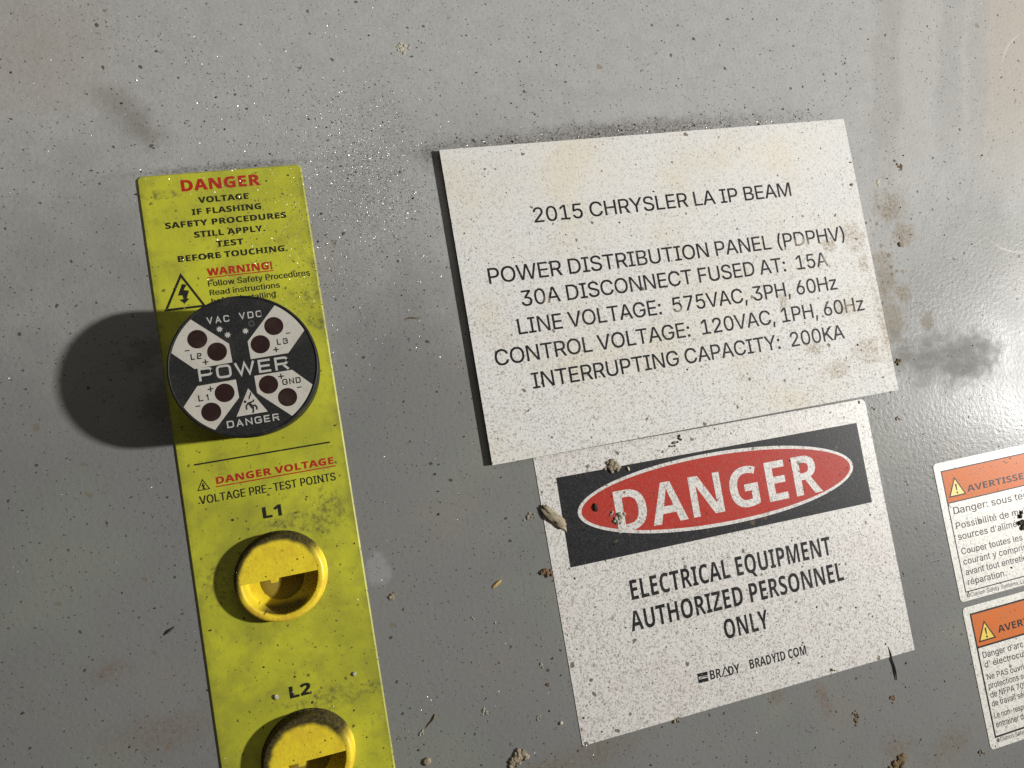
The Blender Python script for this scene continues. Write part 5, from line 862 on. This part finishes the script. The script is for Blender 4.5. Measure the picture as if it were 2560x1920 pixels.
sticker((160, -130), 'faded French warning sticker with orange header, upper one at the right edge', -109.2, -151.0, -111.9, -148.4, -121.6, [
    ('AVERTISSEMENT', 143.6, 165.2, -119.6, 1.95, 'AVERTISSE'),
    ('Danger: sous tension', 137.15, 163.3, -125.2, 2.15, 'Danger: sous te', .006),
    ('Possibilit\u00e9 de multiples', 136.95, 160.4, -129.7, 1.98, 'Possibilit\u00e9 de m', .006), ("sources d'alimentation.", 136.9, 159.0, -133.0, 1.98, "sources d'alime", .006),
    ('Couper toutes les sources de', 137.0, 160.0, -137.4, 1.9, 'Couper toutes les', .006), ('courant y compris le', 136.95, 159.2, -140.5, 1.9, 'courant y compri', .006),
    ('avant tout entretien ou', 137.0, 158.4, -143.65, 1.9, 'avant tout entreti', .006), ('r\u00e9paration.', 137.05, 151.4, -146.65, 1.9, None, .006),
    ('\u00a9Clarion Safety Systems, LLC', 135.7, 156.7, -150.1, 1.25, '\u00a9Clarion Safety Systems, L', .004)], True)
sticker((160, -174), 'crisp French warning sticker with orange header, lower one at the right edge', -152.75, -194.6, -155.1, -191.4, -165.05, [
    ('AVERTISSEMENT', 144.2, 153.8, -162.6, 2.1, 'AVER'),
    ("Danger d'arc \u00e9lectrique", 137.0, 152.15, -168.5, 1.85, "Danger d'arc", .010), ("d' \u00e9lectrocution", 137.0, 151.4, -171.3, 1.85, "d' \u00e9lectrocu", .006),
    ('Ne PAS ouvrir sans', 136.95, 149.35, -174.95, 1.75, 'Ne PAS ouv', .003), ('protections selon les', 136.85, 149.75, -177.55, 1.75, 'protections s', .003),
    ('de NFPA 70E et', 136.85, 149.1, -180.2, 1.75, 'de NFPA 70', .003), ('de travail s\u00e9curitaire', 136.75, 148.4, -182.75, 1.75, 'de travail s\u00e9', .003),
    ('Le non-respect peut', 136.75, 147.5, -186.25, 1.75, 'Le non-resp', .003), ('entrainer des blessures', 136.7, 146.85, -188.9, 1.75, 'entrainer d', .003),
    ('\u00a9Clarion Safety Systems, LLC', 135.75, 145.75, -193.05, 1.2, '\u00a9Clarion Safe', .004)], False)


# ------------------------------------------------------------------ clods, chips and fibres lying on the surfaces
def ico(sub=2):
    b = bmesh.new(); bmesh.ops.create_icosphere(b, subdivisions=sub, radius=1)
    v = [tuple(p.co) for p in b.verts]; f = [[q.index for q in p.verts] for p in b.faces]; b.free()
    return v, f


IV, IF = ico(3); IV1, IF1 = ico(1)


def lump(mb, cx, cy, cz, rx, ry, rz, ang, seed, rough=.45):
    c, s = math.cos(ang), math.sin(ang); V = []
    for p in IV:
        q = Vector(p); k = 1 + rough * mnoise.noise(q * 1.6 + Vector((seed * 7.1, seed, 3))) + rough * .5 * mnoise.noise(q * 4.5 + Vector((seed, 5, seed * 3.3)))
        x, y, z = p[0] * rx * k, p[1] * ry * k, p[2] * rz * k
        V.append((cx + x * c - y * s, cy + x * s + y * c, cz + z))
    return mb.add(V, IF)


def clod(name, lab, cat, mat, x, y, z, rx, ry, rz, ang=0, parts=1, seed=1, group='dirt clods stuck to the panel', rough=.45):
    rz *= .6; parts = parts if parts < 3 else int(parts * 2.2)
    rnd = random.Random(seed * 13 + 5); b = MB()
    if parts == 1: lump(b, x, y, z + rz * .45, rx, ry, rz, math.radians(ang), seed, rough)
    else:
        c, s = math.cos(math.radians(ang)), math.sin(math.radians(ang))
        for i in range(parts):
            u, v = rnd.gauss(0, .45), rnd.gauss(0, .45); k = rnd.uniform(.20, .44)
            X, Y = u * rx, v * ry
            lump(b, x + X * c - Y * s, y + X * s + Y * c, z + rz * k * .7, max(min(rx, ry) * k, .2), max(min(rx, ry) * k * .9, .2), rz * k * 1.1, rnd.uniform(0, 3), seed * 3 + i, rough)
    o = b.build(name, mat, None, (x, y), smooth=True)
    return tag(o, lab, cat, group)


K = clod
T, G, B_, Dk, RU, PA = M['tan'], M['grey'], M['brown'], M['dark'], M['rust_m'], M['pale']
zl, zp = .13, 1.25
K('dirt_clod', 'long tan clod across the left margin of the red DANGER label', 'dirt clod', T, 13.9, -101.8, zl, 4.5, 1.35, 1.0, -51, 1, 1, rough=.5)
K('dirt_clod', 'flat tan clod on bare grey panel just left of the DANGER label', 'dirt clod', T, 6.8, -100.3, 0, 2.3, 1.0, .6, 22, 5, 2)
K('dirt_clod', 'crumbly tan clod on the top edge of the black band', 'dirt clod', T, 32.4, -91.6, zl, 1.9, 1.9, 1.3, -40, 9, 3)
K('dirt_clod', 'pale crumbly clod sitting on the letter D of the oval', 'dirt clod', G, 31.5, -105.5, zl, 2.3, 1.5, 1.1, 30, 8, 4)
K('dirt_clod', 'small hollow grey clod just left of the letter D', 'dirt clod', G, 29.5, -103.9, zl, .9, .8, .7, 0, 4, 5)
K('seed_chip', 'dark green pointed chip at the left end of the red oval', 'chip', Dk, 25.6, -101.3, zl, .6, 1.05, .6, 12, 1, 6, None)
K('grain', 'single pale grain on the black band beside the crumbly clod', 'grain', PA, 36.7, -92.9, zl, .38, .62, .45, 8, 1, 7, None, .2)
K('dirt_clod', 'upper dark clod of the pair between white plate and DANGER band', 'dirt clod', Dk, 53.3, -87.5, zl, 1.05, .75, .9, 40, 3, 8)
K('dirt_clod', 'lower tan clod of the pair between white plate and DANGER band', 'dirt clod', T, 51.1, -88.7, zl, 1.1, .8, .8, 45, 4, 9)
K('dirt_clod', 'small tan crumb left of the dark pair above the DANGER band', 'dirt clod', T, 47.6, -89.9, zl, .7, .5, .5, 20, 2, 10)
K('dirt_clod', 'round orange brown clod on the left edge of the DANGER label', 'dirt clod', RU, 10.0, -115.0, .05, 1.35, 1.15, 1.0, 0, 6, 11)
K('wood_splinter', 'yellow straw coloured splinter on grey panel left of the DANGER label', 'splinter', M['straw'], -4.05, -115.3, 0, 1.5, .45, .45, 28, 1, 12, None, .2)
K('dirt_clod', 'crumbly tan clod beside the right edge of the yellow strip under L1', 'dirt clod', T, -30.4, -112.6, 0, 1.2, 1.0, .7, 20, 5, 13)
K('dirt_clod', 'oval grey crumb midway between yellow strip and DANGER label', 'dirt clod', G, -11.8, -122.6, 0, .6, 1.0, .6, -25, 2, 14)
K('dirt_clod', 'small grey crumb right of the oval one', 'dirt clod', G, -6.3, -124.8, 0, .6, .5, .5, 0, 2, 15)
K('dirt_clod', 'grey clod beside the lower left edge of the DANGER label', 'dirt clod', G, 3.9, -138.1, 0, .75, .7, .6, 0, 3, 16)
K('dirt_clod', 'big crumbly tan clod at the bottom edge below the DANGER label corner', 'dirt clod', T, -6.4, -159.0, 0, 2.5, 2.0, 1.4, 40, 14, 17)
K('pebble', 'round smooth tan pebble near the bottom beside the yellow strip', 'pebble', T, -28.4, -153.6, 0, 1.05, .95, .8, 0, 1, 18, None, .2)
K('dirt_clod', 'pale crumb beside the yellow strip above the round pebble', 'dirt clod', G, -28.7, -146.4, 0, 1.0, .7, .6, 10, 4, 19)
K('dirt_clod', 'broken grey clod low between yellow strip and DANGER label', 'dirt clod', G, -12.4, -145.7, 0, 1.2, .8, .5, -10, 5, 20)
K('grain', 'pale yellow grain left of the bottom corner of the DANGER label', 'grain', PA, 6.4, -153.4, 0, .5, .5, .5, 0, 1, 21, None, .2)
K('dirt_clod', 'grey crumb left of the pale yellow grain', 'dirt clod', G, .9, -150.7, 0, .7, .6, .5, 0, 3, 22)
K('dirt_clod', 'brown crumb left of the DANGER label above its bottom corner', 'dirt clod', B_, 4.7, -143.5, 0, .65, .8, .5, 0, 3, 23)
K('plaster_fleck', 'flat beige fleck alone on the grey panel at the top', 'fleck', PA, -5.8, 28.8, 0, 1.15, 2.2, .35, 8, 7, 24, None)
K('dirt_clod', 'olive brown flake right of the white plate near its top corner', 'dirt clod', B_, 143.4, -16.5, 0, 1.1, 1.9, .3, 18, 5, 25)
K('plaster_fleck', 'pale pinkish fleck right of the white plate', 'fleck', PA, 134.2, -21.3, 0, 1.0, 1.0, .2, 0, 4, 26, None)
K('dirt_clod', 'small red brown flake farthest right of the white plate', 'dirt clod', RU, 159.3, -28.5, 0, .6, .9, .25, 10, 2, 27)
K('dirt_clod', 'round brown dot of dirt below the brown stain', 'dirt clod', B_, 137.5, -41.2, 0, .65, .7, .35, 0, 1, 28)
K('dirt_clod', 'brown crumb on the right margin of the white plate, upper one', 'dirt clod', B_, 125.0, -14.5, zp, .65, .5, .35, 30, 2, 29)
K('dirt_clod', 'flat tan crumb on the right margin of the white plate, lower one', 'dirt clod', T, 123.7, -21.3, zp, .55, .45, .3, 0, 1, 30)
K('dirt_clod', 'brown crumb on the white plate below the last A', 'dirt clod', B_, 114.8, -69.6, zp, .6, .75, .4, -20, 2, 31)
K('dirt_clod', 'thick dark brown clod touching the lower right edge of the white plate', 'dirt clod', B_, 128.6, -76.8, 0, 1.0, 1.6, .8, 4, 4, 32)
K('dirt_clod', 'black round clod beside the top right corner of the DANGER label', 'dirt clod', Dk, 116.5, -89.5, 0, .9, .75, .6, -20, 2, 33)
K('dirt_clod', 'ring shaped rusty crumb right of the DANGER label corner', 'dirt clod', RU, 124.2, -93.7, 0, .95, .7, .4, -10, 4, 34)
K('dirt_clod', 'brown crumb on the top right corner of the DANGER label', 'dirt clod', B_, 112.2, -86.9, zl, .75, .55, .5, -20, 2, 35)
K('dirt_clod', 'tan clod with dark side below the lower French sticker corner', 'dirt clod', T, 129.8, -194.2, 0, 1.2, 1.0, .9, 0, 4, 36)
K('dirt_clod', 'wide brown clod cut by the bottom edge of the picture', 'dirt clod', B_, 101.8, -189.9, 0, 3.2, 2.0, .9, 25, 12, 37)
K('dirt_clod', 'rusty crumb on grey panel below the thin black stick', 'dirt clod', RU, 103.7, -171.9, 0, 1.3, 1.0, .4, 0, 6, 38)
K('dirt_clod', 'tan clod on the bottom edge of the DANGER label', 'dirt clod', T, 37.6, -160.7, .05, 1.1, .9, .8, 20, 4, 39)
K('dirt_clod', 'elongated brown clod on grey panel below the DANGER label', 'dirt clod', B_, 91.1, -173.7, 0, 1.1, 2.2, .6, -28, 6, 40)
K('dirt_clod', 'brown crumb on the lower margin of the DANGER label right of the address', 'dirt clod', B_, 86.5, -159.7, zl, .8, .6, .5, 0, 3, 41)
K('dirt_clod', 'big black lump over the text of the upper French sticker', 'dirt clod', Dk, 161.4, -132.3, zl, 1.7, 1.9, 1.2, 0, 6, 42)
K('grain', 'grey white grain left of the L2 mark on the yellow strip', 'grain', G, -60.5, -129.6, .4, .5, .65, .6, 15, 1, 43, None, .3)
K('grain', 'grey grain right of the L2 mark near the strip edge', 'grain', G, -42.2, -128.7, .4, .5, .5, .5, 0, 1, 44, None, .3)
K('dirt_clod', 'dark crumb just above the cap under the L2 mark', 'dirt clod', Dk, -52.7, -132.8, .4, .6, .4, .4, 0, 2, 45)


def fibre(name, lab, cat, mat, pts, z, r0, r1):
    b = MB(); V = []; F = []; n = 7; N = len(pts)
    for i, (x, y) in enumerate(pts):
        q = pts[min(i + 1, N - 1)]; p = pts[max(i - 1, 0)]
        d = Vector((q[0] - p[0], q[1] - p[1])).normalized(); nx, ny = -d.y, d.x
        r = r0 + (r1 - r0) * i / (N - 1); r *= .4 if i in (0, N - 1) else 1
        for k in range(n):
            a = 2 * math.pi * k / n; V.append((x + nx * r * math.cos(a), y + ny * r * math.cos(a), z + r * .8 + r * math.sin(a)))
    for i in range(N - 1):
        for k in range(n): F.append((i * n + k, i * n + (k + 1) % n, (i + 1) * n + (k + 1) % n, (i + 1) * n + k))
    b.add(V, F)
    return tag(b.build(name, mat, None, pts[0], smooth=True), lab, cat)


fibre('stick', 'thin black stick hanging over the bottom edge of the DANGER label', 'stick', Dk,
      [(105.7, -157.6), (106.0, -159.6), (106.0, -161.5), (106.35, -163.2), (106.4, -165), (106.25, -167.3)], .12, .14, .24)
fibre('fibre', 'curved brown fibre on grey panel beside the lower yellow strip', 'fibre', B_,
      [(-27.6, -145.9), (-26.6, -145.0), (-25.7, -144.5), (-25.0, -143.8), (-24.7, -143.0)], 0, .10, .28)
fibre('fibre', 'short black fibre left of the yellow strip, level with the lower cap', 'fibre', Dk,
      [(-82.6, -109.9), (-81.4, -109.2), (-80.3, -108.6)], 0, .30, .30)
fibre('fibre', 'brown fibre between the disc and the white plate', 'fibre', B_,
      [(-16.3, -44.1), (-14.6, -44.0), (-13.2, -44.3), (-12.0, -44.2)], 0, .22, .16)


# fine debris nobody could count: dark specks and bright shavings
def ground(x, y):
    if (x - IX) ** 2 + (y - IY) ** 2 < 17.2 ** 2: return None
    for cx, cy in CAPS:
        if (x - cx) ** 2 + (y - cy) ** 2 < 11.3 ** 2: return None
    if -.25 < x < 125.6 and -85.2 < y < -.6: return 1.25
    if -74.7 < x < -36.1 and y < -1.1: return .4
    if 11 < x < 114.2 and -160.5 < y < -85.4: return .12
    if 133.2 < x < 197 and -194.6 < y < -109.2 and not -152.7 < y < -151: return .12
    return 0


rng = random.Random(11)


def chip(mb, x, y, z, r, h, tilt=0):
    """small crooked six-sided chip"""
    a0 = rng.uniform(0, 6.28); el = rng.uniform(.35, 1); V = []
    for k in range(5):
        a = a0 + k * 1.2566 + rng.uniform(-.3, .3); q = r * rng.uniform(.7, 1.15)
        V.append((x + q * math.cos(a) * math.cos(a0) - q * el * math.sin(a) * math.sin(a0), y + q * math.cos(a) * math.sin(a0) + q * el * math.sin(a) * math.cos(a0), z - .01))
    V.append((x + rng.uniform(-.3, .3) * r, y + rng.uniform(-.3, .3) * r, z + h))
    mb.add(V, [(k, (k + 1) % 5, 5) for k in range(5)])


b = MB()
for i in range(13000):
    q = rng.random()
    if q < .72: x, y = rng.uniform(-125, 210), rng.uniform(-205, 48)
    elif q < .80: x, y = rng.uniform(-4, 120), abs(rng.gauss(0, 2.2)) - .5
    elif q < .90: x, y = rng.gauss(-25, 26), rng.gauss(-5, 22)
    else: x, y = rng.gauss(70, 60), rng.gauss(-150, 35)
    g = ground(x, y)
    if g is None: continue
    if g > 1 and rng.random() < .55: continue
    r = min(.075 * math.exp(rng.gauss(.3, .55)), .42)
    chip(b, x, y, g, r, r * rng.uniform(.5, 1.1))
sp = b.build('dirt_specks', M['speck'], None, (0, 0)); sp['kind'] = 'stuff'; tag(sp, 'fine dark specks of dirt scattered over panel, plate and labels', 'dirt')

b = MB()
for i in range(24000):
    q = rng.random()
    if q < .30: x, y = rng.gauss(-19, 8), rng.gauss(-4, 11)
    elif q < .55: x, y = rng.gauss(-28, 14), rng.gauss(-18, 18)
    elif q < .62: x, y = rng.gauss(-45, 22), rng.gauss(18, 14)
    elif q < .72: x, y = rng.uniform(-4, 110), abs(rng.gauss(0, 2.0)) - .6
    elif q < .80: x, y = rng.uniform(-125, 210), rng.uniform(-205, 48)
    elif q < .88: x, y = rng.gauss(0, 40), rng.gauss(-140, 30)
    else: x, y = rng.gauss(-22, 13), rng.gauss(-25, 22)
    g = ground(x, y)
    if g is None or (g > 1 and rng.random() < .6): continue
    r = .058 * math.exp(rng.gauss(.3, .45)); r = min(r, .24)
    chip(b, x, y, g, r, r * rng.uniform(.3, 1.3))
sh = b.build('metal_shavings', M['steel'], None, (0, 0)); sh['kind'] = 'stuff'; tag(sh, 'bright metal shavings glinting between yellow strip and white plate', 'shavings')
